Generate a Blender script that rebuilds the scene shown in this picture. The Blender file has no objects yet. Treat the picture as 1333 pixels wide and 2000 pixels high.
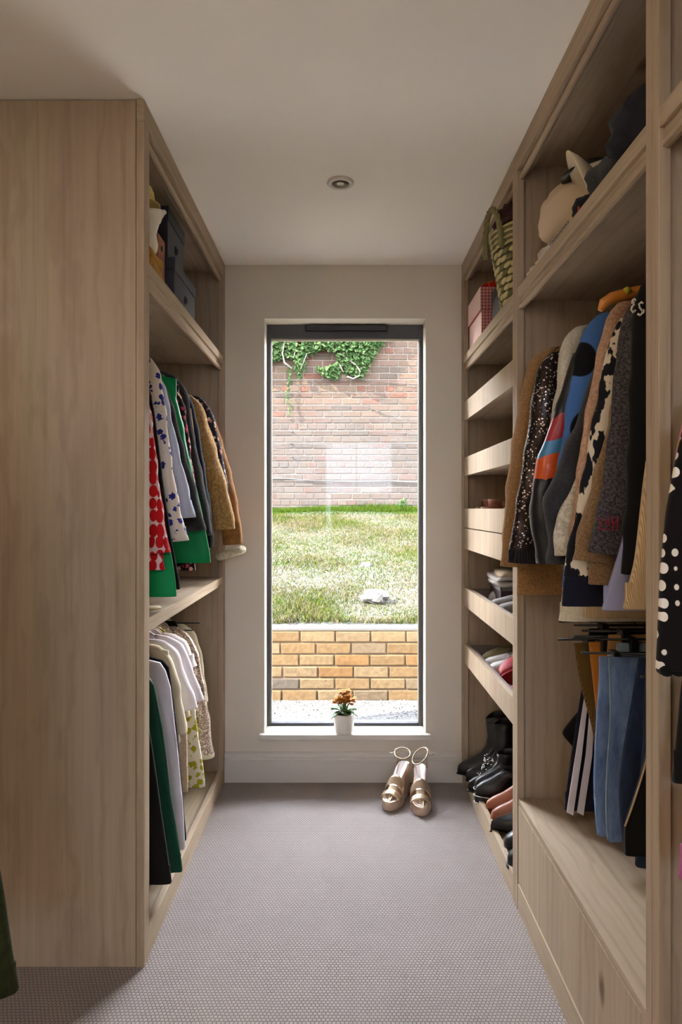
import bpy, bmesh, math, random
import numpy as np
from mathutils import Vector, Matrix, noise
PI = math.pi
random.seed(7)
C = bpy.context.scene.collection
SC = bpy.context.scene

# ------------------------------------------------------------------ camera, sky, sun, added fill lamps, exposure
F = 1333.33          # focal length in pixels of a 2000 px high frame
CH = 1.268           # camera height
cam = bpy.data.cameras.new('camera'); camo = bpy.data.objects.new('camera', cam); C.objects.link(camo)
camo.location = (0, 0, CH); camo.rotation_euler = (PI/2, 0, 0)
cam.sensor_fit = 'VERTICAL'; cam.sensor_height = 36; cam.lens = 24
cam.shift_x = -4.5/2000; cam.shift_y = -7/2000
cam.clip_start = 0.02; cam.clip_end = 200
SC.camera = camo
SC.view_settings.view_transform = 'Standard'; SC.view_settings.look = 'None'
SC.view_settings.gamma = 1; SC.view_settings.use_curve_mapping = False
SC.view_settings.exposure = 2.15

w = bpy.data.worlds.new('sky'); SC.world = w; w.use_nodes = True
nt = w.node_tree; nt.nodes.clear()
wo = nt.nodes.new('ShaderNodeOutputWorld'); bg = nt.nodes.new('ShaderNodeBackground')
tc = nt.nodes.new('ShaderNodeTexCoord'); sp = nt.nodes.new('ShaderNodeSeparateXYZ'); cr = nt.nodes.new('ShaderNodeValToRGB')
nt.links.new(tc.outputs['Generated'], sp.inputs[0]); nt.links.new(sp.outputs['Z'], cr.inputs[0])
cr.color_ramp.elements[0].color = (1.0, 0.97, 0.93, 1); cr.color_ramp.elements[0].position = 0.0
cr.color_ramp.elements[1].color = (0.68, 0.80, 1.0, 1); cr.color_ramp.elements[1].position = 0.9
nt.links.new(cr.outputs[0], bg.inputs[0]); bg.inputs[1].default_value = 13.0
nt.links.new(bg.outputs[0], wo.inputs[0])

sun = bpy.data.lights.new('sun', 'SUN'); suno = bpy.data.objects.new('sun', sun); C.objects.link(suno)
sun.energy = 30.0; sun.angle = 0.012; sun.color = (1.0, 0.94, 0.84)
suno.rotation_euler = Vector((-0.85, -0.34, 0.68)).to_track_quat('Z', 'Y').to_euler()
suno.location = (-6, -2, 8)

def area(name, loc, sx, sy, e, col, rot=(0, 0, 0)):
    l = bpy.data.lights.new(name, 'AREA'); o = bpy.data.objects.new(name, l); C.objects.link(o)
    l.shape = 'RECTANGLE'; l.size = sx; l.size_y = sy; l.energy = e; l.color = col
    o.location = loc; o.rotation_euler = rot


area('added_fill_left', (-0.985, -0.15, 2.385), 0.33, 1.5, 3.6, (1.0, 0.90, 0.78))  # added fill lamp out of view, brightens the near part of the room
area('added_fill_right', (1.015, -0.60, 2.385), 0.27, 1.4, 9.0, (1.0, 0.90, 0.78))  # second added fill, kept out of the window's reflection

# ------------------------------------------------------------------ node helpers
def new_mat(name):
    m = bpy.data.materials.new(name); m.use_nodes = True
    b = m.node_tree.nodes['Principled BSDF']
    return m, m.node_tree, b
def N(t, ty, **k):
    n = t.nodes.new(ty)
    for a, v in k.items(): setattr(n, a, v)
    return n
def c4(c): return (c[0], c[1], c[2], 1)
def srgb(r, g, b):
    f = lambda v: (v/255/12.92) if v/255 <= 0.04045 else ((v/255+0.055)/1.055)**2.4
    return (f(r), f(g), f(b))
def coords(t, scale=(1, 1, 1), rot=(0, 0, 0), kind='Object'):
    tc = N(t, 'ShaderNodeTexCoord'); mp = N(t, 'ShaderNodeMapping')
    mp.inputs['Scale'].default_value = scale; mp.inputs['Rotation'].default_value = rot
    t.links.new(tc.outputs[kind], mp.inputs[0]); return mp.outputs[0]
def ramp(t, fac, stops, const=False):
    r = N(t, 'ShaderNodeValToRGB'); t.links.new(fac, r.inputs[0])
    if const: r.color_ramp.interpolation = 'CONSTANT'
    e = r.color_ramp.elements
    while len(e) < len(stops): e.new(0.5)
    for i, (p, c) in enumerate(stops): e[i].position = p; e[i].color = c4(c)
    return r.outputs[0]
def noise_t(t, vec, scale, detail=3, rough=0.5, out=0):
    n = N(t, 'ShaderNodeTexNoise'); n.inputs['Scale'].default_value = scale
    n.inputs['Detail'].default_value = detail; n.inputs['Roughness'].default_value = rough
    t.links.new(vec, n.inputs['Vector']); return n.outputs[out]
def mixc(t, fac, a, b, blend='MIX'):
    m = N(t, 'ShaderNodeMix', data_type='RGBA', blend_type=blend)
    for s, v in ((0, fac), (6, a), (7, b)):
        if isinstance(v, bpy.types.NodeSocket): t.links.new(v, m.inputs[s])
        else: m.inputs[s].default_value = v if s == 0 else c4(v)
    return m.outputs[2]
def mth(t, op, a, b=0.0, c=None):
    m = N(t, 'ShaderNodeMath', operation=op)
    for s, v in enumerate((a, b, c)):
        if v is None: continue
        if isinstance(v, bpy.types.NodeSocket): t.links.new(v, m.inputs[s])
        else: m.inputs[s].default_value = v
    return m.outputs[0]
def bump(t, b, h, strength=0.3, dist=0.002):
    n = N(t, 'ShaderNodeBump'); n.inputs['Strength'].default_value = strength; n.inputs['Distance'].default_value = dist
    t.links.new(h, n.inputs['Height']); t.links.new(n.outputs[0], b.inputs['Normal'])

def plain(name, col, rough=0.6, metal=0.0, bs=0, bscale=80, var=0.0, spec=None):
    m, t, b = new_mat(name)
    b.inputs['Roughness'].default_value = rough; b.inputs['Metallic'].default_value = metal
    if spec is not None: b.inputs['Specular IOR Level'].default_value = spec
    v = coords(t)
    nz = noise_t(t, v, bscale, 3)
    if var: t.links.new(mixc(t, nz, tuple(x*(1-var) for x in col), tuple(min(1, x*(1+var)) for x in col)), b.inputs['Base Color'])
    else: b.inputs['Base Color'].default_value = c4(col)
    if bs: bump(t, b, nz, bs)
    return m

def wood(name, axis, tint=0.84):
    """limed oak with the grain along the given axis"""
    m, t, b = new_mat(name)
    lo, hi = 1.6, 62.0
    sc = [hi, hi, hi]; sc['xyz'.index(axis)] = lo
    v = coords(t, tuple(sc))
    fine = noise_t(t, v, 1.0, 5, 0.65)
    sc2 = [10.0]*3; sc2['xyz'.index(axis)] = 0.9
    v2 = coords(t, tuple(sc2)); broad = noise_t(t, v2, 1.0, 3, 0.55)
    sc3 = [5.0]*3; sc3['xyz'.index(axis)] = 1.3
    v3 = coords(t, tuple(sc3))
    wv = N(t, 'ShaderNodeTexWave', wave_type='RINGS', rings_direction={'x': 'X', 'y': 'Y', 'z': 'Z'}[axis])
    wv.inputs['Scale'].default_value = 3.2; wv.inputs['Distortion'].default_value = 5.0
    wv.inputs['Detail'].default_value = 3; wv.inputs['Detail Scale'].default_value = 1.2
    t.links.new(v3, wv.inputs['Vector'])
    base = ramp(t, fine, [(0.25, srgb(152, 128, 104)), (0.45, srgb(178, 154, 128)), (0.62, srgb(188, 165, 139)), (0.8, srgb(196, 175, 149))])
    tone = ramp(t, broad, [(0.3, srgb(176, 150, 132)), (0.5, srgb(188, 165, 140)), (0.7, srgb(184, 168, 138))])
    c = mixc(t, 0.45, base, tone)
    g = ramp(t, wv.outputs[1], [(0.0, (0.86, 0.84, 0.82)), (0.3, (1, 1, 1)), (1.0, (1, 1, 1))])
    c = mixc(t, 0.7, c, g, 'MULTIPLY')
    # the odd knot
    vk = N(t, 'ShaderNodeTexVoronoi'); sck = [3.1]*3; sck['xyz'.index(axis)] = 1.7
    t.links.new(coords(t, tuple(sck)), vk.inputs['Vector']); vk.inputs['Scale'].default_value = 1.0
    kd = noise_t(t, v3, 6.0, 2)
    kk = mth(t, 'ADD', vk.outputs['Distance'], mth(t, 'MULTIPLY', kd, 0.10))
    c = mixc(t, ramp(t, kk, [(0.075, (1, 1, 1)), (0.12, (0, 0, 0))]), c, srgb(112, 88, 70))
    if tint != 1.0: c = mixc(t, 1.0, c, (tint, tint, tint), 'MULTIPLY')
    t.links.new(c, b.inputs['Base Color'])
    b.inputs['Roughness'].default_value = 0.62
    b.inputs['Specular IOR Level'].default_value = 0.22
    bump(t, b, fine, 0.22, 0.001)
    return m

def fab(name, c1, c2=None, kind='plain', scale=60.0, c3=None, rough=0.9, th=0.5, stretch=(1, 1, 1), rot=(0, 0, 0), sheen=0.04):
    m, t, b = new_mat(name)
    b.inputs['Roughness'].default_value = rough
    b.inputs['Specular IOR Level'].default_value = 0.2
    b.inputs['Sheen Weight'].default_value = sheen; b.inputs['Sheen Roughness'].default_value = 0.5
    v = coords(t, stretch, rot); raw = coords(t)
    big = noise_t(t, raw, 9, 3); weave = noise_t(t, raw, 420, 2)
    shade = ramp(t, big, [(0.3, (0.86, 0.86, 0.86)), (0.7, (1.0, 1.0, 1.0))])
    c2 = c2 or c1
    h = weave; hs = 0.25; hd = 0.001
    if kind == 'plain': col = mixc(t, weave, tuple(x*0.88 for x in c1), c1)
    elif kind == 'marl': col = ramp(t, noise_t(t, v, scale, 4, 0.7), [(0.40, c1), (0.62, c2)]); hs = 0.7; hd = 0.003; h = noise_t(t, raw, 260, 3)
    elif kind == 'fuzzy':
        f = noise_t(t, raw, scale, 5, 0.75); col = ramp(t, f, [(0.32, tuple(x*0.62 for x in c1)), (0.6, c2)])
        h = f; hs = 1.0; hd = 0.007; b.inputs['Sheen Weight'].default_value = 0.25
    elif kind in ('dots', 'floral'):
        vo = N(t, 'ShaderNodeTexVoronoi'); vo.inputs['Scale'].default_value = scale; t.links.new(v, vo.inputs['Vector'])
        if kind == 'dots': vo.inputs['Randomness'].default_value = 0.25
        d = vo.outputs['Distance']
        if kind == 'floral': d = mth(t, 'ADD', d, mth(t, 'MULTIPLY', mth(t, 'SUBTRACT', noise_t(t, v, scale*3, 2), 0.5), 0.7))
        msk = ramp(t, d, [(th*0.93, (1, 1, 1)), (th*1.0, (0, 0, 0))])
        cc = c2
        if c3:
            sx = N(t, 'ShaderNodeSeparateXYZ'); t.links.new(vo.outputs['Color'], sx.inputs[0])
            cc = mixc(t, mth(t, 'GREATER_THAN', sx.outputs[0], 0.55), c2, c3)
        col = mixc(t, msk, c1, cc)
    elif kind == 'patch': col = ramp(t, noise_t(t, v, scale, 3, 0.6), [(th-0.01, c1), (th+0.01, c2)])
    elif kind == 'stripes':
        s = N(t, 'ShaderNodeSeparateXYZ'); t.links.new(v, s.inputs[0])
        q = mth(t, 'FRACT', mth(t, 'MULTIPLY', mth(t, 'ADD', s.outputs[0], s.outputs[1]), scale))
        col = mixc(t, mth(t, 'GREATER_THAN', q, th), c1, c2)
    elif kind == 'check':
        s = N(t, 'ShaderNodeSeparateXYZ'); t.links.new(v, s.inputs[0])
        qx = mth(t, 'GREATER_THAN', mth(t, 'FRACT', mth(t, 'MULTIPLY', s.outputs[0], scale)), 0.5)
        qy = mth(t, 'GREATER_THAN', mth(t, 'FRACT', mth(t, 'MULTIPLY', s.outputs[1], scale)), 0.5)
        qz = mth(t, 'GREATER_THAN', mth(t, 'FRACT', mth(t, 'MULTIPLY', s.outputs[2], scale)), 0.5)
        col = mixc(t, mth(t, 'MULTIPLY', mth(t, 'ADD', qx, qz), 0.5), c1, c2)
    elif kind == 'sequin':
        vo = N(t, 'ShaderNodeTexVoronoi'); vo.inputs['Scale'].default_value = scale; t.links.new(v, vo.inputs['Vector'])
        sx = N(t, 'ShaderNodeSeparateXYZ'); t.links.new(vo.outputs['Color'], sx.inputs[0])
        spark = mth(t, 'GREATER_THAN', sx.outputs[0], th)
        col = mixc(t, spark, mixc(t, sx.outputs[1], c1, tuple(x*0.5 for x in c1)), c2)
        b.inputs['Metallic'].default_value = 0.55; b.inputs['Roughness'].default_value = 0.3
        nm = N(t, 'ShaderNodeNormalMap'); nm.inputs['Strength'].default_value = 0.0
        h = sx.outputs[2]; hs = 0.9; hd = 0.004
    elif kind == 'denim':
        n1 = noise_t(t, coords(t, (1, 1, 0.35)), 30, 4, 0.7)
        col = ramp(t, n1, [(0.3, c1), (0.7, c2)]); hs = 0.4
    elif kind == 'rib':
        s = N(t, 'ShaderNodeSeparateXYZ'); t.links.new(v, s.inputs[0])
        q = mth(t, 'SINE', mth(t, 'MULTIPLY', mth(t, 'ADD', s.outputs[0], s.outputs[1]), scale*6.28))
        col = ramp(t, mth(t, 'MULTIPLY_ADD', q, 0.5, 0.5), [(0.0, tuple(x*0.8 for x in c1)), (0.6, c2)]); h = q; hs = 0.4; hd = 0.0015
    t.links.new(mixc(t, 0.8, col, shade, 'MULTIPLY'), b.inputs['Base Color'])
    bump(t, b, h, hs, hd)
    return m

# ------------------------------------------------------------------ mesh helpers
class MB:
    def __init__(s): s.v = []; s.f = []
    def add(s, v, f):
        n = len(s.v); s.v += [tuple(p) for p in v]; s.f += [tuple(i+n for i in q) for q in f]; return s
    def box(s, x0, x1, y0, y1, z0, z1):
        if x0 > x1: x0, x1 = x1, x0
        return s.add([(x0, y0, z0), (x1, y0, z0), (x1, y1, z0), (x0, y1, z0), (x0, y0, z1), (x1, y0, z1), (x1, y1, z1), (x0, y1, z1)],
                     [(0, 3, 2, 1), (4, 5, 6, 7), (0, 1, 5, 4), (1, 2, 6, 5), (2, 3, 7, 6), (3, 0, 4, 7)])
    def loft(s, rings, cap0=True, cap1=True):
        n = len(rings[0]); v = [p for r in rings for p in r]; f = []
        for i in range(len(rings)-1):
            for j in range(n):
                k = (j+1) % n; f.append((i*n+j, i*n+k, (i+1)*n+k, (i+1)*n+j))
        if cap0: f.append(tuple(range(n-1, -1, -1)))
        if cap1: f.append(tuple((len(rings)-1)*n+j for j in range(n)))
        return s.add(v, f)
    def tube(s, pts, r, n=8, closed=False):
        pts = [Vector(p) for p in pts]; rings = []; up = Vector((0.13, 0.21, 1)).normalized()
        for i, p in enumerate(pts):
            a = pts[max(i-1, 0)] if not closed else pts[i-1]
            b = pts[min(i+1, len(pts)-1)] if not closed else pts[(i+1) % len(pts)]
            d = (b-a).normalized(); u = d.cross(up)
            if u.length < 0.1: u = d.cross(Vector((1, 0, 0)))
            u.normalize(); w_ = d.cross(u).normalized(); rr = r[i] if isinstance(r, (list, tuple)) else r
            rings.append([p+(u*math.cos(2*PI*k/n)+w_*math.sin(2*PI*k/n))*rr for k in range(n)])
        if closed: rings.append(rings[0]); return s.loft(rings, False, False)
        return s.loft(rings)
    def lathe(s, prof, c=(0, 0, 0), n=24):
        return s.loft([[(c[0]+r*math.cos(2*PI*k/n), c[1]+r*math.sin(2*PI*k/n), c[2]+z) for k in range(n)] for r, z in prof])
    def xf(s, m): s.v = [tuple(m @ Vector(p)) for p in s.v]; return s
    def build(s, name, mat, parent=None, smooth=False, bevel=0, label=None, sub=0, loc=None, kind=None):
        me = bpy.data.meshes.new(name)
        off = Vector(loc) if loc is not None else Vector((0, 0, 0))
        if parent is not None and loc is None: off = WL.get(parent.name, Vector((0, 0, 0)))
        me.from_pydata([tuple(Vector(p)-off) for p in s.v], [], s.f)
        bm = bmesh.new(); bm.from_mesh(me); bmesh.ops.recalc_face_normals(bm, faces=bm.faces); bm.to_mesh(me); bm.free()
        me.materials.append(mat)
        if smooth:
            me.polygons.foreach_set('use_smooth', [True]*len(me.polygons))
        o = bpy.data.objects.new(name, me); C.objects.link(o)
        WL[o.name] = off
        if parent is not None:
            o.parent = parent; o.location = off-WL.get(parent.name, Vector((0, 0, 0)))
        else: o.location = off
        if bevel:
            bv = o.modifiers.new('bevel', 'BEVEL'); bv.width = bevel; bv.segments = 2; bv.limit_method = 'ANGLE'
        if sub:
            sb = o.modifiers.new('sub', 'SUBSURF'); sb.levels = sub; sb.render_levels = sub
        if label: o['label'] = label
        if kind: o['kind'] = kind
        return o
WL = {}                      # world location of every object's origin
def thing(name, label, cat, loc=(0, 0, 0), group=None):
    o = bpy.data.objects.new(name, None); C.objects.link(o); o.location = loc; o.empty_display_size = 0.05
    WL[o.name] = Vector(loc); o['label'] = label; o['category'] = cat
    if group: o['group'] = group
    return o
def tag(o, label, cat, group=None):
    o['label'] = label; o['category'] = cat
    if group: o['group'] = group
    return o
def struct(name, mb, mat, **k):
    o = mb.build(name, mat, **k); o['kind'] = 'structure'; return o

# ------------------------------------------------------------------ materials
M = {}
M['wz'] = wood('oak_vertical_grain', 'z'); M['wy'] = wood('oak_lengthwise_grain', 'y'); M['wx'] = wood('oak_crosswise_grain', 'x')
M['paint'] = plain('wall_paint', srgb(218, 208, 192), 0.8, bs=0.05, bscale=300)
M['ceil'] = plain('ceiling_paint', srgb(248, 243, 235), 0.85, bs=0.03, bscale=300)
M['trim'] = plain('white_trim_paint', srgb(214, 207, 198), 0.45)
M['alu'] = plain('dark_grey_aluminium', srgb(70, 68, 70), 0.45)
M['gasket'] = plain('pale_spacer_bar', srgb(190, 180, 160), 0.5)
M['black'] = plain('black_metal', srgb(22, 20, 20), 0.4)
M['chrome'] = plain('chrome', (0.7, 0.7, 0.7), 0.2, 1.0)

def carpet():
    m, t, b = new_mat('loop_carpet')
    v = coords(t)
    vn = N(t, 'ShaderNodeVectorMath', operation='ADD')
    wob = N(t, 'ShaderNodeVectorMath', operation='SCALE'); wob.inputs['Scale'].default_value = 0.006
    t.links.new(noise_t(t, v, 14, 2, out=1), wob.inputs[0])
    t.links.new(v, vn.inputs[0]); t.links.new(wob.outputs[0], vn.inputs[1])
    br = N(t, 'ShaderNodeTexBrick'); t.links.new(vn.outputs[0], br.inputs['Vector'])
    br.inputs['Scale'].default_value = 1.0; br.inputs['Brick Width'].default_value = 0.0105; br.inputs['Row Height'].default_value = 0.0100
    br.inputs['Mortar Size'].default_value = 0.0021; br.inputs['Mortar Smooth'].default_value = 0.6
    br.inputs['Color1'].default_value = c4(srgb(166, 153, 146)); br.inputs['Color2'].default_value = c4(srgb(160, 146, 139)); br.inputs['Mortar'].default_value = c4(srgb(92, 78, 72))
    fz = noise_t(t, v, 700, 3)
    col = mixc(t, 0.35, br.outputs[0], ramp(t, fz, [(0.3, srgb(140, 126, 118)), (0.7, srgb(188, 176, 168))]))
    t.links.new(col, b.inputs['Base Color']); b.inputs['Roughness'].default_value = 0.95
    b.inputs['Specular IOR Level'].default_value = 0.1; b.inputs['Sheen Weight'].default_value = 0.2
    h = mth(t, 'ADD', mth(t, 'SUBTRACT', 1.0, br.outputs['Fac']), mth(t, 'MULTIPLY', fz, 0.5))
    bump(t, b, h, 0.8, 0.004)
    return m
M['carpet'] = carpet()

def glass():
    m, t, b = new_mat('window_glass'); t.nodes.remove(b)
    out = t.nodes['Material Output']
    tr = N(t, 'ShaderNodeBsdfTransparent'); gl = N(t, 'ShaderNodeBsdfGlossy'); gl.inputs['Roughness'].default_value = 0.0
    tr.inputs[0].default_value = (0.985, 0.99, 0.985, 1)
    fr = N(t, 'ShaderNodeFresnel'); fr.inputs[0].default_value = 1.20
    mx = N(t, 'ShaderNodeMixShader'); t.links.new(fr.outputs[0], mx.inputs[0]); t.links.new(tr.outputs[0], mx.inputs[1]); t.links.new(gl.outputs[0], mx.inputs[2])
    t.links.new(mx.outputs[0], out.inputs[0]); return m
M['glass'] = glass()

# ------------------------------------------------------------------ the room shell
YE = 3.174          # inner face of the end wall
HC = 2.4
XW = 1.17           # side walls
YB = -2.6
struct('floor', MB().box(-1.29, 1.29, YB-0.12, 3.42, -0.12, 0), M['carpet'])
struct('ceiling', MB().box(-1.29, 1.29, YB-0.12, 3.42, HC, HC+0.16), M['ceil'])
struct('wall_left', MB().box(-1.29, -XW, YB-0.12, 3.42, 0, HC), M['paint'])
struct('wall_right', MB().box(XW, 1.29, YB-0.12, 3.42, 0, HC), M['paint'])
WX0, WX1, WZ0, WZ1 = -0.367, 0.383, 0.205, 2.151
m = MB(); m.box(-XW, WX0, YE, 3.42, 0, HC); m.box(WX1, XW, YE, 3.42, 0, HC); m.box(WX0, WX1, YE, 3.42, WZ1, HC); m.box(WX0, WX1, YE, 3.42, 0, WZ0)
struct('wall_back', m, M['paint'])
# rear of the room behind the camera: a wall with a high window and a narrow slit of a side light
m = MB()
rx0, rx1, rz0, rz1 = -0.22, 0.66, 1.47, 2.15; sx0, sx1, sz0 = -0.235, -0.165, 0.50
m.box(-XW, sx0, YB-0.12, YB, 0, HC); m.box(rx1, XW, YB-0.12, YB, 0, HC); m.box(sx0, rx1, YB-0.12, YB, rz1, HC)
m.box(sx0, sx1, YB-0.12, YB, 0, sz0); m.box(sx1, rx1, YB-0.12, YB, 0, rz0)
struct('wall_front', m, M['paint'])
w2 = struct('window_2', MB().box(0.17, 0.185, YB-0.08, YB-0.04, rz0, rz1), M['alu'])
tg, tt, tb_ = new_mat('dimming_tint'); tt.nodes.remove(tb_)  # made-up tint, dims the daylight entering through the rear window
sg_ = N(tt, 'ShaderNodeBsdfTransparent'); sg_.inputs[0].default_value = (0.50, 0.55, 0.62, 1); tt.links.new(sg_.outputs[0], tt.nodes['Material Output'].inputs[0])
m = MB(); m.box(sx1, rx1, YB-0.065, YB-0.060, rz0, rz1); m.box(sx0, sx1, YB-0.065, YB-0.060, sz0, rz1)
m.build('glass_pane', tg, w2)  # unseen pane carrying the dimming tint

# baseboard on the end wall, between the wardrobes
def base_prof(y): return [(y, 0), (y-0.018, 0), (y-0.018, 0.098), (y-0.012, 0.103), (y-0.012, 0.112), (y-0.016, 0.116), (y-0.014, 0.128), (y-0.006, 0.136), (y, 0.137)]
pr = base_prof(YE)
m = MB().loft([[(x, a, b) for a, b in pr] for x in (-0.55, 0.55)])
struct('baseboard_back', m, M['trim'])

# window
win = struct('window_1', MB().box(WX0, WX1, 3.275, 3.335, WZ0, WZ0+0.012), M['alu'])
m = MB(); y0, y1 = 3.28, 3.335
m.box(WX0, WX0+0.019, y0, y1, WZ0+.012, WZ1); m.box(WX1-0.019, WX1, y0, y1, WZ0+.012, WZ1); m.box(WX0+.019, WX1-.019, y0, y1, WZ1-0.066, WZ1); m.box(WX0+.019, WX1-.019, y0, y1, WZ0+.012, WZ0+0.032)
m.build('window_frame', M['alu'], win, bevel=0.002)
m = MB(); g = 0.004
m.box(WX0+.019, WX1-.019, y0+.012, y0+.03, WZ1-0.074, WZ1-0.066); m.box(WX0+.019, WX0+.022, y0+.012, y0+.03, WZ0+.032, WZ1-0.074); m.box(WX1-.022, WX1-.019, y0+.012, y0+.03, WZ0+.032, WZ1-0.074)
m.build('glazing_bead', M['gasket'], win)
MB().box(WX0+.022, WX1-.022, 3.302, 3.308, WZ0+.032, WZ1-.074).build('glass_pane', M['glass'], win)
v_ = MB().box(-0.185, 0.212, 3.262, 3.282, WZ1-0.034, WZ1-0.004).build('trickle_vent', M['black'], win, bevel=0.004)
m = MB()
for i in range(3): m.box(-0.175, 0.202, 3.2595, 3.262, WZ1-0.029+i*0.008, WZ1-0.026+i*0.008)
m.build('vent_slot', M['alu'], v_)
m = MB(); m.box(WX0, WX1, YE-0.002, 3.275, WZ0, WZ0+0.02); m.box(WX0-0.022, WX1+0.022, YE-0.032, YE-0.002, WZ0-0.004, WZ0+0.02)
m.build('window_sill', M['trim'], win, bevel=0.003)

# downlight
dl = thing('downlight', 'round white recessed downlight in the middle of the ceiling', 'light', (-0.01, 2.37, HC))
MB().lathe([(0.030, 0.0), (0.046, 0.0), (0.047, -0.003), (0.043, -0.007), (0.033, -0.008), (0.029, -0.004), (0.030, 0.0)], (-0.01, 2.37, HC-.0005), 40).build('trim_ring', M['trim'], dl, smooth=True)
MB().lathe([(0.0301, -0.0035), (0.024, 0.001), (0.0, 0.001)], (-0.01, 2.37, HC-0.002), 32).build('baffle', plain('grey_baffle', srgb(130, 122, 110), 0.5), dl, smooth=True)
MB().lathe([(0.0, -0.005), (0.012, -0.0045), (0.017, -0.002), (0.017, 0.0)], (-0.01, 2.37, HC-0.0015), 24).build('bulb', plain('frosted_bulb', srgb(214, 205, 188), 0.25), dl, smooth=True)
# ------------------------------------------------------------------ outside
OG, OB, OV = 0.0135, 0.034, 0.028         # reflectances of the sunlit ground and of the walls
def dim(c, k): return tuple(x*k for x in c)
def ground_h(y): return 0.50+(y-4.42)*0.2107
m_bounce = plain('bounce_pale', dim(srgb(242, 230, 214), .85), 0.9, bs=0.6, bscale=60, var=0.12)  # very pale so the unseen strip below the window reflects strongly
struct('ground', MB().box(-40, 40, -40, 60, -0.35, -0.14), plain('distant_ground', dim(srgb(150, 150, 120), .3), 0.95, var=0.2, bscale=0.4))
gb = struct('gravel_bed', MB().box(-4, 4, 3.82, 4.33, -0.1, 0.05), plain('gravel_base', dim(srgb(250, 236, 220), .019), 0.9))
struct('bounce_strip', MB().box(-4, 4, 3.43, 3.82, -0.1, 0.055), m_bounce)  # added reflector strip below the view, bounces daylight up to the ceiling
# loose stones
rng = np.random.default_rng(3)
def stones(n, x0, x1, y0, y1, z, s0, s1, name, parent, mats):
    V = []; Fc = []
    base = np.array([(1, 0, 0), (-.5, .87, 0), (-.5, -.87, 0), (.2, .1, .8), (0.1, 0, -.6), (-.9, 0.1, .2), (.45, -.8, .1), (.5, .8, .15)])
    fs = [(0, 7, 3), (7, 1, 3), (1, 5, 3), (5, 2, 3), (2, 6, 3), (6, 0, 3), (0, 4, 7), (7, 4, 1), (1, 4, 5), (5, 4, 2), (2, 4, 6), (6, 4, 0)]
    for i in range(n):
        s = rng.uniform(s0, s1); a = rng.uniform(0, 6.28); ca, sa = math.cos(a), math.sin(a)
        p = base*s*np.array([1, rng.uniform(.6, 1), rng.uniform(.45, .8)]); p = p + rng.normal(0, s*.1, p.shape)
        q = np.stack([p[:, 0]*ca-p[:, 1]*sa, p[:, 0]*sa+p[:, 1]*ca, p[:, 2]], 1)+np.array([rng.uniform(x0, x1), rng.uniform(y0, y1), z+s*.2])
        V += [tuple(t) for t in q]; Fc += [tuple(k+i*8 for k in f) for f in fs]
    me = bpy.data.meshes.new(name); me.from_pydata(V, [], Fc)
    for mm in mats: me.materials.append(mm)
    me.polygons.foreach_set('material_index', np.repeat(rng.choice(len(mats), n, p=[.7, .3] if len(mats) == 2 else None), 12).astype(np.int32))
    o = bpy.data.objects.new(name, me); C.objects.link(o); o.parent = parent; o['kind'] = 'stuff'; return o
g_o = stones(14000, -1.4, 1.4, 3.83, 4.31, 0.05, .007, .015, 'gravel', gb, [plain('cream_gravel', dim(srgb(250, 236, 220), .019), 0.9), plain('tan_gravel', dim(srgb(214, 164, 126), .013), 0.9)])
g_o['label'] = 'pale gravel strip in front of the low brick wall'

# bricks
def brick_mat(name, cols, wash=False, k=1.0):
    m, t, b = new_mat(name)
    oi = N(t, 'ShaderNodeObjectInfo'); geo = N(t, 'ShaderNodeNewGeometry')
    isl = mth(t, 'FRACT', mth(t, 'ADD', oi.outputs['Random'], geo.outputs['Random Per Island']))
    n = len(cols); c = ramp(t, isl, [(i/n, cols[i]) for i in range(n)], True)
    v = coords(t, kind='Generated'); nz = N(t, 'ShaderNodeTexNoise'); nz.inputs['Scale'].default_value = 38; nz.inputs['Detail'].default_value = 4
    t.links.new(geo.outputs['Position'], nz.inputs['Vector'])
    c = mixc(t, 0.55, c, ramp(t, nz.outputs[0], [(0.3, (0.62, 0.55, 0.5)), (0.6, (1.12, 1.1, 1.08))]), 'MULTIPLY')
    if wash:
        s = N(t, 'ShaderNodeSeparateXYZ'); t.links.new(geo.outputs['Position'], s.inputs[0])
        n2 = noise_t(t, geo.outputs['Position'], 2.2, 4, 0.6)
        zz = mth(t, 'ADD', s.outputs[2], mth(t, 'MULTIPLY', mth(t, 'SUBTRACT', n2, 0.5), 1.1))
        w_ = ramp(t, mth(t, 'MULTIPLY', zz, 0.3), [(0.40, (0.6, 0.6, 0.6)), (0.50, (0.95, 0.95, 0.95)), (0.66, (0.8, 0.8, 0.8)), (0.78, (0.15, 0.15, 0.15))])
        n3 = noise_t(t, geo.outputs['Position'], 24, 4, 0.7)
        w2_ = mth(t, 'MULTIPLY', w_, ramp(t, n3, [(0.34, (0.35, 0.35, 0.35)), (0.55, (1, 1, 1))]))
        c = mixc(t, w2_, c, mixc(t, noise_t(t, geo.outputs['Position'], 7, 4, .7), srgb(196, 184, 178), srgb(246, 236, 232)))
    c = mixc(t, 1.0, c, (OV*k, OV*k, OV*k), 'MULTIPLY')
    t.links.new(c, b.inputs['Base Color']); b.inputs['Roughness'].default_value = 0.92; b.inputs['Specular IOR Level'].default_value = 0.05
    bump(t, b, nz.outputs[0], 0.5, 0.006)
    return m
red = brick_mat('old_red_brick', [srgb(232, 190, 168), srgb(238, 198, 172), srgb(226, 180, 160), srgb(232, 196, 170), srgb(200, 176, 158), srgb(240, 204, 174), srgb(240, 166, 138), srgb(226, 188, 168)], True)
buff = brick_mat('buff_brick', [srgb(250, 214, 164), srgb(240, 198, 146), srgb(248, 214, 170), srgb(244, 190, 130), srgb(226, 198, 164), srgb(186, 172, 158), srgb(246, 212, 166), srgb(240, 200, 148)], k=1.45)
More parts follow.
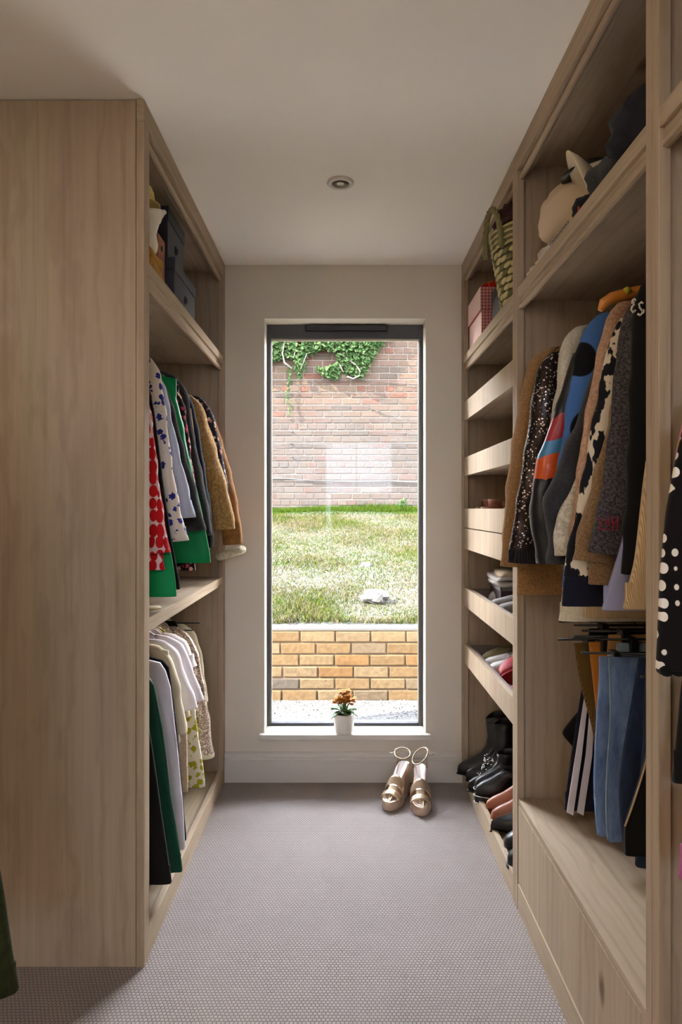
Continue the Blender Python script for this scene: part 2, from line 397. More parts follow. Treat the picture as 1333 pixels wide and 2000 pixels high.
mort = plain('lime_mortar', dim(srgb(244, 222, 206), OV*1.05), 0.95, bs=0.6, bscale=90, var=0.1)
mort2 = plain('sandy_mortar', dim(srgb(226, 168, 104), OV*1.35), 0.95, bs=0.6, bscale=90, var=0.12)

def brick_mesh(name, L, H, D, mat, seed):
    r = random.Random(seed); bm = bmesh.new(); bmesh.ops.create_cube(bm, size=1)
    for v in bm.verts: v.co = Vector((v.co.x*L, v.co.y*D, v.co.z*H))
    bmesh.ops.bevel(bm, geom=[e for e in bm.edges], offset=0.004, segments=1, affect='EDGES')
    for v in bm.verts: v.co += Vector((r.uniform(-1, 1), r.uniform(-1, 1), r.uniform(-1, 1)))*0.0018
    me = bpy.data.meshes.new(name); bm.to_mesh(me); bm.free(); me.materials.append(mat); return me
def brick_wall(parent, yf, z0, courses, x0, x1, vis, mat, header_rows, L=0.215, H=0.065, J=0.010, D=0.10):
    """bricks with recessed joints: single objects inside the visible span, the rest joined"""
    st = [brick_mesh('brick', L, H, D, mat, i) for i in range(3)]; hd = [brick_mesh('brick', 0.1025, H, D, mat, 9+i) for i in range(3)]
    rest = MB(); n = 0; rr = random.Random(5)
    off = WL[parent.name]
    for c in range(courses):
        isH = c % 6 in header_rows; bl = 0.1025 if isH else L; pitch = bl+J
        x = x0+(0 if c % 2 else pitch/2)+rr.uniform(-.01, .01); z = z0+c*(H+J)+H/2
        while x+bl < x1:
            cx = x+bl/2; y = yf+D/2-rr.uniform(0.0025, 0.006)
            if abs(cx) < vis and n < 298:
                o = bpy.data.objects.new('brick', rr.choice(hd if isH else st)); C.objects.link(o); o.parent = parent
                o.location = Vector((cx, y, z))-off; o.rotation_euler = (rr.uniform(-.01, .01), rr.uniform(-.006, .006), rr.uniform(-.012, .012)); n += 1
            else: rest.box(x, x+bl, y-D/2, y+D/2, z-H/2, z+H/2)
            x += pitch
    o = rest.build('brickwork', mat, parent); o['kind'] = 'stuff'
    return n
YR = 8.10
gw = thing('garden_wall', 'tall old brick wall with patchy white wash behind the lawn', 'wall', (0, YR, 1.15))
MB().box(-4.5, 4.5, YR+0.003, YR+0.3, 1.0, 3.72).build('mortar', mort, gw)
print('rear bricks', brick_wall(gw, YR, 1.155, 34, -4.4, 4.4, 0.90, red, (2,)))
rw = thing('retaining_wall', 'low buff brick retaining wall at the foot of the lawn', 'wall', (0, 4.34, 0))
MB().box(-4.2, 4.2, 4.344, 4.47, -0.1, 0.49).build('mortar', mort2, rw)
brick_wall(rw, 4.34, 0.045, 6, -4.1, 4.1, 0.75, buff, ())
MB().box(-4.2, 4.2, 4.338, 4.50, 0.492, 0.505).build('coping', plain('pale_coping', dim(srgb(245, 232, 216), .016), 0.9, bs=.4, bscale=60), rw)

# sloping lawn
def lawn_mat():
    m, t, b = new_mat('dry_lawn_soil'); v = coords(t)
    n1 = noise_t(t, v, 4.2, 6, 0.7); n2 = noise_t(t, v, 30, 4, 0.7)
    c = ramp(t, n1, [(0.38, dim(srgb(190, 196, 120), OG)), (0.52, dim(srgb(232, 212, 166), OG)), (0.66, dim(srgb(244, 224, 190), OG))])
    c = mixc(t, 0.5, c, ramp(t, n2, [(0.3, (.45, .4, .3)), (.6, (1, 1, 1))]), 'MULTIPLY')
    t.links.new(c, b.inputs['Base Color']); b.inputs['Roughness'].default_value = 1; bump(t, b, n2, 1, 0.03); return m
def blade_mat():
    m, t, b = new_mat('grass_blades'); g = N(t, 'ShaderNodeNewGeometry')
    n1 = noise_t(t, g.outputs['Position'], 3.0, 6, 0.7)
    s = N(t, 'ShaderNodeSeparateXYZ'); t.links.new(g.outputs['Position'], s.inputs[0])
    edge = mth(t, 'MULTIPLY', mth(t, 'GREATER_THAN', s.outputs[1], 7.72), 0.5)
    k = mth(t, 'SUBTRACT', mth(t, 'ADD', n1, mth(t, 'MULTIPLY', mth(t, 'SUBTRACT', g.outputs['Random Per Island'], 0.5), 0.35)), edge)
    c = ramp(t, k, [(0.34, dim(srgb(146, 188, 66), OB)), (0.45, dim(srgb(194, 212, 92), OB)), (0.53, dim(srgb(238, 226, 150), OB)), (0.66, dim(srgb(250, 228, 184), OB))])
    t.links.new(c, b.inputs['Base Color']); b.inputs['Roughness'].default_value = 0.8
    b.inputs['Specular IOR Level'].default_value = 0.0
    return m
V = []; Fc = []; nx, ny = 60, 60
for j in range(ny+1):
    for i in range(nx+1):
        x = -4.2+8.4*i/nx; y = 4.47+(YR+0.02-4.47)*j/ny
        V.append((x, y, ground_h(y)+0.04*(noise.noise(Vector((x*1.3, y*1.3, 0))))-(0.02 if j == 0 else 0)))
for j in range(ny):
    for i in range(nx):
        a = j*(nx+1)+i; Fc.append((a, a+1, a+nx+2, a+nx+1))
lawn = struct('lawn', MB().add(V, Fc), lawn_mat(), smooth=True)
nb = 220000
bx = np.concatenate([rng.uniform(-1.5, 1.5, nb*3//4), rng.uniform(-4, 4, nb//4)]); by = rng.uniform(4.48, YR-0.01, bx.size)
hz = np.array([noise.noise(Vector((x*1.7+5, y*1.7, 3))) for x, y in zip(bx, by)])
hh = rng.uniform(.014, .038, bx.size)*np.maximum(.7, 0.85-hz*1.1); hh = np.where(by > 7.85, hh*2.2, hh); hh = np.where(by < 4.56, hh*1.4, hh)
gz = np.array([ground_h(y)+0.04*noise.noise(Vector((x*1.3, y*1.3, 0))) for x, y in zip(bx, by)])-.006
an = rng.uniform(0, 6.28, bx.size); wd = rng.uniform(.0018, .004, bx.size); le = rng.normal(0, .6, (bx.size, 2))
p0 = np.stack([bx-np.cos(an)*wd, by-np.sin(an)*wd, gz], 1); p1 = np.stack([bx+np.cos(an)*wd, by+np.sin(an)*wd, gz], 1)
p2 = np.stack([bx+le[:, 0]*hh, by+le[:, 1]*hh, gz+hh], 1)
P = np.stack([p0, p1, p2], 1).reshape(-1, 3)
me = bpy.data.meshes.new('grass'); me.vertices.add(len(P)); me.vertices.foreach_set('co', P.ravel())
me.loops.add(len(P)); me.loops.foreach_set('vertex_index', np.arange(len(P), dtype=np.int32))
me.polygons.add(len(P)//3); me.polygons.foreach_set('loop_start', np.arange(0, len(P), 3, dtype=np.int32))
me.update(calc_edges=True); me.validate(); me.materials.append(blade_mat())
go = bpy.data.objects.new('grass', me); C.objects.link(go); go['kind'] = 'stuff'; go.parent = lawn
go['label'] = 'patchy green and straw coloured grass on the bank'

def rock(name, c, s, mat, seed, amp=0.35, sub=3):
    bm = bmesh.new(); bmesh.ops.create_icosphere(bm, subdivisions=sub, radius=1)
    for v in bm.verts:
        n = noise.noise(v.co*1.3+Vector((seed, 0, 0)))+0.4*noise.noise(v.co*3+Vector((seed, 4, 0)))
        v.co = v.co*(1+amp*n); v.co = Vector((v.co.x*s[0], v.co.y*s[1], v.co.z*s[2]))
    me = bpy.data.meshes.new(name); bm.to_mesh(me); bm.free(); me.materials.append(mat)
    o = bpy.data.objects.new(name, me); C.objects.link(o); o.location = c; WL[o.name] = Vector(c); return o
mst = plain('pale_limestone', dim(srgb(236, 226, 216), .019), 0.9, bs=.6, bscale=25, var=.15)
tag(rock('stone', (0.225, 4.93, 0.635), (0.088, 0.06, 0.06), mst, 2, 0.5), 'large pale limestone lying in the lower part of the lawn', 'stone')
tag(rock('stone', (0.19, 5.70, 0.785), (0.05, 0.04, 0.035), mst, 5, .4), 'small pale stone further up the lawn, above the large one', 'stone')

# ivy hanging over the top of the garden wall
ivy = thing('ivy', 'green ivy hanging down over the top left of the old brick wall', 'plant', (-0.3, YR-0.02, 3.7))
SR = F/YR
def wpt(px, py, Y): s = F/Y; return ((px-671)/s, CH+(993-py)/s)
low = [(500, 730), (530, 708), (548, 704), (560, 700), (575, 716), (588, 742), (600, 700), (612, 690), (622, 722), (640, 738), (655, 742), (668, 728), (690, 735), (705, 742), (718, 722), (728, 700), (742, 680), (756, 664), (800, 640)]
def lowz(x):
    px = 671+x*SR
    for (a, ya), (b, yb) in zip(low, low[1:]):
        if a <= px <= b: return CH+(993-(ya+(yb-ya)*(px-a)/(b-a)))/SR
    return CH+(993-(730 if px < 500 else 630))/SR
V = []; Fc = []; rl = random.Random(11)
leaf = [(0, 0), (.34, -.12), (.52, .28), (.28, .5), (.34, .85), (0, 1.1), (-.34, .85), (-.28, .5), (-.52, .28), (-.34, -.12)]
def add_leaf(x, y, z, s, tilt=None):
    yaw = rl.uniform(-.7, .7); pit = rl.uniform(.1, .9) if tilt is None else tilt; roll = rl.uniform(2.2, 4.1)
    R = Matrix.Rotation(yaw, 3, 'Z') @ Matrix.Rotation(-pit, 3, 'X') @ Matrix.Rotation(roll, 3, 'Y')
    n = len(V)
    for i, (a, b) in enumerate(leaf):
        q = R @ Vector((a*s, (-.12*s if i in (0, 5) else 0), b*s)); V.append((x+q.x, y+q.y, z+q.z))
    Fc.append(tuple(range(n, n+10)))
cnt = 0
while cnt < 9500:
    x = rl.uniform(-2.6, 0.6); zl = lowz(x); z = rl.uniform(zl, 3.76)
    px, py = 671+x*SR, 993-(z-CH)*SR
    hole = ((px-632)/26)**2+((py-702)/17)**2 < 1 or ((px-563)/15)**2+((py-712)/14)**2 < 1
    if hole: continue
    th_ = 0.10*min(1, (z-zl)/0.3)
    add_leaf(x, YR-0.03-rl.uniform(.02, .05)-th_*rl.random(), z, rl.uniform(.028, .052)); cnt += 1
for i in range(60):    # thin runner down the wall
    t_ = i/60; x, z = wpt(565+2*math.sin(t_*9), 712+t_*100, YR); add_leaf(x+rl.uniform(-.02, .02), YR-.05, z, rl.uniform(.015, .03))
for px, py in ((782, 985), (786, 978), (792, 981)):
    for k in range(10):
        x, z = wpt(px+rl.uniform(-4, 4), py+rl.uniform(-5, 8), YR-.1); add_leaf(x, YR-.08, z, .03)
lm = MB().add(V, Fc)
def leaf_mat():
    m, t, b = new_mat('ivy_leaves'); g = N(t, 'ShaderNodeNewGeometry')
    c = ramp(t, g.outputs['Random Per Island'], [(0, dim(srgb(86, 132, 70), .036)), (.5, dim(srgb(122, 168, 98), .038)), (1, dim(srgb(172, 204, 138), .040))])
    t.links.new(c, b.inputs['Base Color']); b.inputs['Roughness'].default_value = .8; b.inputs['Specular IOR Level'].default_value = .02; return m
o = lm.build('leaves', leaf_mat(), ivy); o['kind'] = 'stuff'
vm = plain('pale_vine_bark', dim(srgb(236, 224, 196), .034), 0.9)
for path, r in (([(558, 640), (557, 662), (552, 690), (556, 708), (570, 720)], .010), ([(580, 640), (578, 680), (574, 700)], .006), ([(664, 690), (680, 702), (695, 712), (704, 725), (702, 734), (690, 740), (678, 735)], .009), ([(600, 690), (592, 710), (588, 720)], .006), ([(664, 712), (671, 727)], .006)):
    pts = [(wpt(a, b, YR-.12)[0], YR-.12, wpt(a, b, YR-.12)[1]) for a, b in path]
    MB().tube(pts, r, 6).build('vine_stem', vm, ivy, smooth=True)
# training wires on the wall
wm = plain('rusty_wire', dim(srgb(120, 100, 90), .012), 0.7)
wires = [([(500, 743), (570, 744), (640, 745), (715, 744), (760, 747), (830, 752)], .0032), ([(500, 768), (568, 769), (715, 769), (790, 770)], .0032), ([(500, 795), (568, 793), (715, 794), (740, 803), (775, 815)], .0032),
         ([(500, 818), (568, 819), (715, 818), (830, 820)], .003), ([(500, 842), (570, 843), (715, 843), (790, 846), (830, 848)], .0032), ([(500, 875), (568, 866), (640, 870), (690, 869), (715, 866), (830, 867)], .003), ([(500, 892), (570, 892), (715, 891), (830, 890)], .0018)]
for i, (path, r) in enumerate(wires):
    pts = [(wpt(a, b, YR-.025)[0], YR-.025, wpt(a, b, YR-.025)[1]) for a, b in path]
    o = MB().tube(pts, r, 5).build('wire', wm, gw)
    for a, b in path[1:-1:2]:
        x, z = wpt(a, b, YR-.01); MB().tube([(x, YR+.01, z), (x, YR-.035, z)], .007, 6).build('vine_eye', wm, gw)
cb = [(480, 935), (530, 935), (560, 935), (600, 938), (640, 940), (700, 941), (760, 940), (800, 942), (860, 941)]
tag(MB().tube([(wpt(a, b, YR-.02)[0], YR-.02, wpt(a, b, YR-.02)[1]) for a, b in cb], .007, 6).build('cable', wm), 'dark sagging cable running along the lower part of the old brick wall', 'cable')
# ------------------------------------------------------------------ fitted oak wardrobes
XF = 0.55; DB = 1.15       # front plane, back of the carcasses (distance from the middle of the aisle)
def bead(sx, y0, y1, z, d=XF+0.016, r=0.0065): return MB().tube([(sx*d, y0, z), (sx*d, y1, z)], r, 10)
def carcass(sx, y0, y1, label, loc_y):
    u = thing('wardrobe', label, 'wardrobe', (sx*0.85, loc_y, 0), 'fitted oak wardrobes'); return u
def frame_stile(u, sx, y0, y1):
    MB().box(sx*XF, sx*(XF+.022), y0, y1, 0, 2.336).build('stile', M['wz'], u, bevel=.0015)
def top_rail(u, sx, y0, y1):
    MB().box(sx*XF, sx*(XF+.022), y0, y1, 2.336, HC-.001).build('top_rail', M['wy'], u, bevel=.0015)
    a = y0 if y0 > -1 else y0
    m = MB().loft([[(sx*(XF+a_), y, z) for a_, z in ((.016, 2.345), (.016, 2.329), (.010, 2.324), (.006, 2.318), (.006, 2.311), (.011, 2.306), (.018, 2.306), (.024, 2.311), (.026, 2.322), (.042, 2.326), (.042, 2.345))] for y in (y0, y1)])
    m.build('bead_moulding', M['wy'], u, smooth=False, bevel=.001)
def panel(u, sx, y0, y1, z0=0.0, z1=2.385, name='side_panel', d0=XF+.022): MB().box(sx*d0, sx*DB, y0, y1, z0, z1).build(name, M['wz'], u)
def moulded_shelf(u, sx, y0, y1):
    s = MB().box(sx*(XF+.022), sx*(DB-.016), y0, y1, 1.925, 1.965).build('shelf', M['wy'], u)
    MB().box(sx*(XF+.001), sx*(XF+.022), y0, y1, 1.931, 1.966).build('shelf_edge', M['wy'], s, bevel=.0015)
    MB().loft([[(sx*(XF+a_), y, z) for a_, z in ((.010, 1.932), (.013, 1.920), (.013, 1.913), (.007, 1.910), (.005, 1.905), (.007, 1.899), (.013, 1.896), (.020, 1.897), (.026, 1.906), (.034, 1.912), (.034, 1.932))] for y in (y0, y1)]).build('bead_moulding', M['wy'], s)
def soffit(u, sx, y0, y1): MB().box(sx*(XF+.022), sx*(DB-.016), y0, y1, 2.352, 2.37).build('top_panel', M['wy'], u)
def backp(u, sx, y0, y1): MB().box(sx*(DB-.016), sx*DB, y0, y1, 0.0, 2.385).build('back_panel', M['wz'], u)
def rail(u, sx, y0, y1, z): 
    MB().tube([(sx*.85, y0, z), (sx*.85, y1, z)], .0125, 12).build('hanging_rail', M['chrome'], u, smooth=True)

# left wardrobe
L = carcass(-1, 1.885, 3.174, 'oak wardrobe on the left, its broad plain side panel facing the room', 2.53)
MB().box(-.5745, -DB, 1.888, 1.91, 0.0, 2.397).build('side_panel', M['wz'], L)
MB().box(-.550, -.5725, 1.885, 1.935, 0.0, 2.336).build('stile', M['wz'], L, bevel=.0015)
frame_stile(L, -1, 3.118, 3.174); panel(L, -1, 3.132, 3.172)
MB().box(-.550, -.572, 1.885, 3.174, 2.336, HC-.001).build('top_rail', M['wy'], L, bevel=.0015)
MB().loft([[(-(XF+a_), y, z) for a_, z in ((.016, 2.345), (.016, 2.329), (.010, 2.324), (.006, 2.318), (.006, 2.311), (.011, 2.306), (.018, 2.306), (.024, 2.311), (.026, 2.322), (.042, 2.326), (.042, 2.345))] for y in (1.935, 3.132)]).build('bead_moulding', M['wy'], L)
soffit(L, -1, 1.91, 3.132); backp(L, -1, 1.91, 3.132); moulded_shelf(L, -1, 1.935, 3.118)
MB().box(-.555, -(DB-.016), 1.91, 3.13, .917, .955).build('shelf', M['wy'], L, bevel=.0015)
MB().box(-(XF+.022), -(DB-.016), 1.91, 3.132, .045, .062).build('floor_panel', M['wy'], L)
MB().box(-.551, -.571, 1.935, 3.118, 0, .076).build('plinth', M['wy'], L, bevel=.0015)
MB().lathe([(0, 0), (.03, 0), (.031, .004), (.028, .007), (0, .008)], (-.60, 2.13, .955), 24).build('cable_grommet', plain('pale_plastic', srgb(206, 186, 150), .5), L, smooth=True)
rail(L, -1, 1.91, 3.132, 1.83); rail(L, -1, 1.91, 3.132, .872)

# right, far bay: shoe drawers
A = carcass(1, 2.19, 3.174, 'oak wardrobe with open shoe drawers, right against the window wall', 2.68)
frame_stile(A, 1, 3.118, 3.174); panel(A, 1, 3.132, 3.172); frame_stile(A, 1, 2.1875, 2.216); panel(A, 1, 2.1875, 2.206)
top_rail(A, 1, 2.1875, 3.174); soffit(A, 1, 2.206, 3.132); backp(A, 1, 2.206, 3.132); moulded_shelf(A, 1, 2.216, 3.118)
MB().box(XF+.022, DB-.016, 2.206, 3.132, .050, .066).build('floor_panel', M['wy'], A)
MB().box(XF+.001, XF+.021, 2.216, 3.118, 0, .080).build('plinth', M['wy'], A, bevel=.0015)
felt = plain('grey_drawer_lining', srgb(128, 112, 108), 0.9, bs=.1, bscale=200)
TR = [(1.667, 1.754), (1.416, 1.50), (1.181, 1.267), (1.084, 1.177), (.822, .908), (.562, .650)]
for k, (a, b) in enumerate(TR):
    d = MB().box(XF+.022, DB-.05, 2.222, 3.112, a+.004, a+.014).build('drawer', felt if k > 3 else M['wy'], A)
    MB().box(XF+.004, XF+.0215, 2.2185, 3.1155, a, b).build('drawer_front', M['wz'], d, bevel=.0012)
    m = MB(); m.box(XF+.022, DB-.05, 2.222, 2.234, a+.014, b-.006); m.box(XF+.022, DB-.05, 3.100, 3.112, a+.014, b-.006); m.box(DB-.062, DB-.05, 2.234, 3.1, a+.014, b-.006); m.box(XF+.0218, XF+.034, 2.234, 3.1, a+.014, b-.004)
    m.build('drawer_sides', felt, d)

# right, middle bay: hanging above a deep drawer
B = carcass(1, 1.215, 2.187, 'oak wardrobe in the middle of the right side, with knitwear hanging above a wide drawer', 1.7)
frame_stile(B, 1, 2.157, 2.187); panel(B, 1, 2.168, 2.187); frame_stile(B, 1, 1.216, 1.241); panel(B, 1, 1.216, 1.232)
top_rail(B, 1, 1.216, 2.187); soffit(B, 1, 1.232, 2.168); backp(B, 1, 1.232, 2.168); moulded_shelf(B, 1, 1.241, 2.157)
MB().box(XF+.003, DB-.016, 1.241, 2.157, .334, .352).build('drawer_top', M['wy'], B, bevel=.001)
MB().box(XF+.001, XF+.0215, 1.241, 2.157, 0, .083).build('plinth', M['wy'], B, bevel=.0015)
MB().box(XF+.003, XF+.0215, 1.2425, 2.1555, .087, .330).build('drawer_front', M['wz'], B, bevel=.001)
MB().box(XF+.022, DB-.02, 1.25, 2.15, .09, .325).build('drawer_box', M['wy'], B)
rail(B, 1, 1.232, 2.168, 1.83); rail(B, 1, 1.232, 2.168, .985)

# right, near bay
D_ = carcass(1, .20, 1.216, 'oak wardrobe nearest on the right, a dark spotted dress hanging in it', .7)
frame_stile(D_, 1, 1.190, 1.2155); panel(D_, 1, 1.199, 1.2155); frame_stile(D_, 1, .20, .24); panel(D_, 1, .20, .23)
top_rail(D_, 1, .20, 1.2155); soffit(D_, 1, .23, 1.199); backp(D_, 1, .23, 1.199)
moulded_shelf(D_, 1, .24, 1.190)
MB().box(XF+.022, DB-.016, .23, 1.199, .05, .066).build('floor_panel', M['wy'], D_)
MB().box(XF+.001, XF+.021, .24, 1.19, 0, .083).build('plinth', M['wy'], D_, bevel=.0015)
rail(D_, 1, .23, 1.199, 1.83); rail(D_, 1, .23, 1.199, 1.12)

# rail on brackets at the near left, holding the olive coat
hr = thing('clothes_rail', 'steel clothes rail on brackets from the ceiling, near left', 'rail', (-.86, 1.0, HC))
MB().tube([(-.86, .35, 1.86), (-.86, 1.5, 1.86)], .0125, 12).build('rail', M['chrome'], hr, smooth=True)
for y in (.45, 1.4): MB().tube([(-.86, y, 1.86), (-.86, y, HC-.001)], .008, 8).build('bracket', M['chrome'], hr, smooth=True)
# ------------------------------------------------------------------ garments
def SP(path, Y):           # silhouette in the frame at distance Y -> (distance from mid aisle, height)
    s = F/Y; return [(abs(px-671)/s, CH+(993-py)/s) for px, py in path]
def interp(path, z):       # d at height z along a path running downwards
    if z >= path[0][1]: return path[0][0]
    for (d0, z0), (d1, z1) in zip(path, path[1:]):
        if z1 <= z <= z0: k = (z0-z)/max(1e-6, z0-z1); k2 = k; return d0+(d1-d0)*k2
    return path[-1][0]
def smooth_path(p, n):
    zs = [p[0][1]+(p[-1][1]-p[0][1])*i/(n-1) for i in range(n)]
    ds = [interp(p, z) for z in zs]
    for _ in range(2): ds = [ds[0]]+[(ds[i-1]+2*ds[i]+ds[i+1])/4 for i in range(1, n-1)]+[ds[-1]]
    return list(zip(ds, zs))
def se(c, a, b, th, p=0.75):
    cx, sy = math.cos(th), math.sin(th)
    return (c+a*math.copysign(abs(cx)**p, cx), b*math.copysign(abs(sy)**p, sy))

def sheet(sx, Y, rows, seed, fold=.006, n=56, close_bottom=True):
    """rows: (z, d_outer, d_inner, half thickness); a hanging double layer of cloth with vertical folds"""
    r = random.Random(seed); f1, f2, ph1, ph2, ph3 = r.uniform(16, 24), r.uniform(34, 46), r.uniform(0, 6), r.uniform(0, 6), r.uniform(0, 6)
    rings = []; z0 = rows[0][0]; z1 = rows[-1][0]
    for z, do, di, t in rows:
        k = (z0-z)/max(.001, z0-z1); A = fold*min(1, k*1.6); ring = []
        for j in range(n):
            d, y = se((do+di)/2, (di-do)/2, t, 2*PI*j/n, .55)
            u = d-do
            y += A*(math.sin(f1*2*PI*u*.45+ph1+z*1.3)+.5*math.sin(f2*2*PI*u*.45+ph2-z*2))*(.35+.65*min(1, u/.08))
            y += .3*A*math.sin(31*z+ph3+u*20)
            ring.append((sx*d, Y+y, z))
        rings.append(ring)
    if close_bottom:      # turn the hem inwards
        for dz, sc in ((-.002, .93), (.004, .80), (.05, .62)):
            cx = sum(p[0] for p in rings[len(rows)-1])/n
            rings.append([(cx+(p[0]-cx)*(.995 if sc > .9 else .985), Y+(p[1]-Y)*sc, p[2]+dz) for p in rings[len(rows)-1]])
    return MB().loft(rings)

def sleeve_rings(sx, Y, outer, wid, t, seed, n=22, wr=.004, cuffin=True, w_end=None, k0=0.0):
    r = random.Random(seed); p1, p2, p3 = [r.uniform(0, 6) for _ in range(3)]
    m = 34; pa = smooth_path(outer, m); rings = []
    for i, (do, z) in enumerate(pa):
        k = i/(m-1)
        w_ = wid*(.55+.45*min(1, k*5))*((1-.0*k))
        if w_end: w_ = w_+(w_end-wid)*k
        tt = t*(.5+.5*min(1, k*6)**.6)
        slope = (pa[min(i+1, m-1)][0]-pa[max(i-1, 0)][0])/max(1e-4, pa[max(i-1, 0)][1]-pa[min(i+1, m-1)][1])
        ring = []
        for j in range(n):
            th = 2*PI*j/n
            wob = wr*(math.sin(z*46+p1+math.sin(th+p2)*1.8)*.8+math.sin(z*90+p2+2*th)*.35+math.sin(3*th+p3+z*8)*.6)*min(1, k*4)
            d, y = se(do+w_/2, w_/2+wob*.6, tt+wob, th, .85)
            ring.append((sx*d, Y+y, z-(d-do)*(-slope)*.35*(1 if k > .5 else k*2) + (.012*(d-do)/wid if k < .05 else 0)))
        rings.append(ring)
    if cuffin:
        c = [sum(p[a] for p in rings[-1])/n for a in range(3)]
        for dz, sc in ((-.001, .95), (.003, .84), (.045, .72)): rings.append([(c[0]+(p[0]-c[0])*sc, c[1]+(p[1]-c[1])*sc, p[2]+dz) for p in rings[m-1]])
    return MB().loft(rings), rings[:m]

def band(rings, i0, i1, grow=.003, inset=.5):
    rs = rings[i0:i1]; out = []
    for r_ in rs:
        n = len(r_); c = [sum(p[a] for p in r_)/n for a in range(3)]
        out.append([tuple(c[a]+(p[a]-c[a])*(1+grow/max(.02, math.dist(p[:2], c[:2])))if a < 2 else p[2] for a in range(3)) for p in r_])
    n = len(out[0]); c = [sum(p[a] for p in out[-1])/n for a in range(3)]
    out.append([(c[0]+(p[0]-c[0])*.72, c[1]+(p[1]-c[1])*.72, p[2]+.004) for p in out[-1]])
    out.append([(c[0]+(p[0]-c[0])*.62, c[1]+(p[1]-c[1])*.62, p[2]+.03) for p in out[-2]])
    return MB().loft(out, False, True)

def hanger(label, sx, Y, zs, dsh, rz, mat, group=None, name='clothes_hanger', w=.007):
    h = thing(name, label, 'hanger', (sx*.85, Y, rz), group)
    pts = [(sx*.85, Y, zs+.02), (sx*.85, Y, rz-.035)]+[(sx*(.85+.021*math.sin(a)), Y, rz-.004+.0195*-math.cos(a)) for a in [PI*.12*k for k in range(2, 14)]]
    MB().tube(pts, .0022, 6).build('hook', M['chrome'] if mat is not M['black'] else mat, h, smooth=True)
    arm = [(sx*(dsh+.02), Y, zs-.03), (sx*(dsh+.09), Y, zs-.004), (sx*.80, Y, zs+.022), (sx*.85, Y, zs+.028), (sx*.90, Y, zs+.022), (sx*min(1.10, 1.7-dsh-.09), Y, zs-.004), (sx*min(1.12, 1.7-dsh-.02), Y, zs-.03)]
    MB().tube(arm, w, 8).build('shoulder_bar', mat, h, smooth=True)
    return h
HANGERS = []
def garment(name, label, cat, sx, Y, outer, mat, sleeve=True, wid=.085, t=.027, hem=None, bo=None, bmat=None, fold=.006, group=None,
            cuff=None, cuffn=4, neck=True, w_end=None, rz=1.83, bt=.020, wr=.004, hangmat=None, collar=None, inner=1.115):
    seed = int(Y*1000) % 997
    if sx > 0 and 1.45 < Y < 1.78: t *= .8; bt *= .7; fold *= .6
    o = SP(outer, Y); zs = o[0][1]; dsh = o[0][0]
    th_ = thing(name, label, cat, (sx*.85, Y, zs), group)
    bod = smooth_path(SP(bo, Y), 26) if bo else None
    ztop = (bod[0][1] if bod else zs); hz_ = CH+(993-hem)/(F/Y) if hem else (bod[-1][1] if bod else zs-.6)
    rows = []
    zn = min(max(zs, ztop)+.045, rz-.025)
    if neck:
        for k in range(5):
            q = k/5; dd = .79-(.79-(dsh+.035))*q**.8
            rows.append((zn-(zn-zs+.012)*q**1.5, dd, min(inner, 1.70-dd), .010+.008*q))
    ds = (dsh+.03) if sleeve else dsh
    nz = 24
    for k in range(nz):
        z = zs-.015+(hz_-zs+.015)*k/(nz-1); q = k/(nz-1)
        if bod: dd = interp(bod, z)
        elif sleeve: dd = ds+.018*min(1, q*4)
        else: dd = interp(o, z)
        rows.append((z, dd, min(inner, 1.70-dd), bt*(.8+.2*min(1, q*5))))
    for i in range(1, len(rows)):
        if rows[i][0] > rows[i-1][0]-.0005: rows[i] = (rows[i-1][0]-.0005,)+rows[i][1:]
    sheet(sx, Y, rows, seed, fold).build('body', bmat or mat, th_, smooth=True)
    if sleeve:
        for side in (0, 1):
            if side == 0: mb, rg = sleeve_rings(sx, Y, o, wid, t, seed+1, wr=wr, w_end=w_end)
            else:
                mb, rg = sleeve_rings(sx, Y, [(.665, zs), (.645, zs-.15), (.64, o[-1][1])], wid, t, seed+2, wr=wr, w_end=w_end)
                mb.v = [(sx*1.70-p[0]-sx*.045, p[1], p[2]) for p in mb.v]; rg = [[(sx*1.70-p[0]-sx*.045, p[1], p[2]) for p in r_] for r_ in rg]
            s = mb.build('sleeve', mat, th_, smooth=True)
            if cuff: band(rg, len(rg)-cuffn, len(rg)).build('cuff', cuff, s, smooth=True)
    if collar:
        pts = [(sx*(.85+.065*math.cos(a)), Y+.018*math.sin(a), zn+.004+.008*math.sin(a)) for a in [2*PI*k/18 for k in range(18)]]
        MB().tube(pts, .010, 8, closed=True).build('collar', collar, th_, smooth=True)
    hanger('hanger holding the '+' '.join(label.split()[:12]).rstrip(','), sx, Y, zs, dsh, rz, hangmat or M['black'], 'garment hangers on the rails')
    return th_
def flat_hang(name, label, cat, sx, Y, path, mat, width=.3, t=.013, fold=.003, group=None, parent=None, n=40, bevel=0):
    p = smooth_path(SP(path, Y), 22); rows = [(z, d, min(1.12, d+width), t*(.6+.4*min(1, i/3))) for i, (d, z) in enumerate(p)]
    mb = sheet(sx, Y, rows, int(Y*733), fold, n)
    if parent: return mb.build(name, mat, parent, smooth=True)
    th_ = thing(name, label, cat, (sx*.8, Y, p[0][1]), group); mb.build('leg', mat, th_, smooth=True); return th_

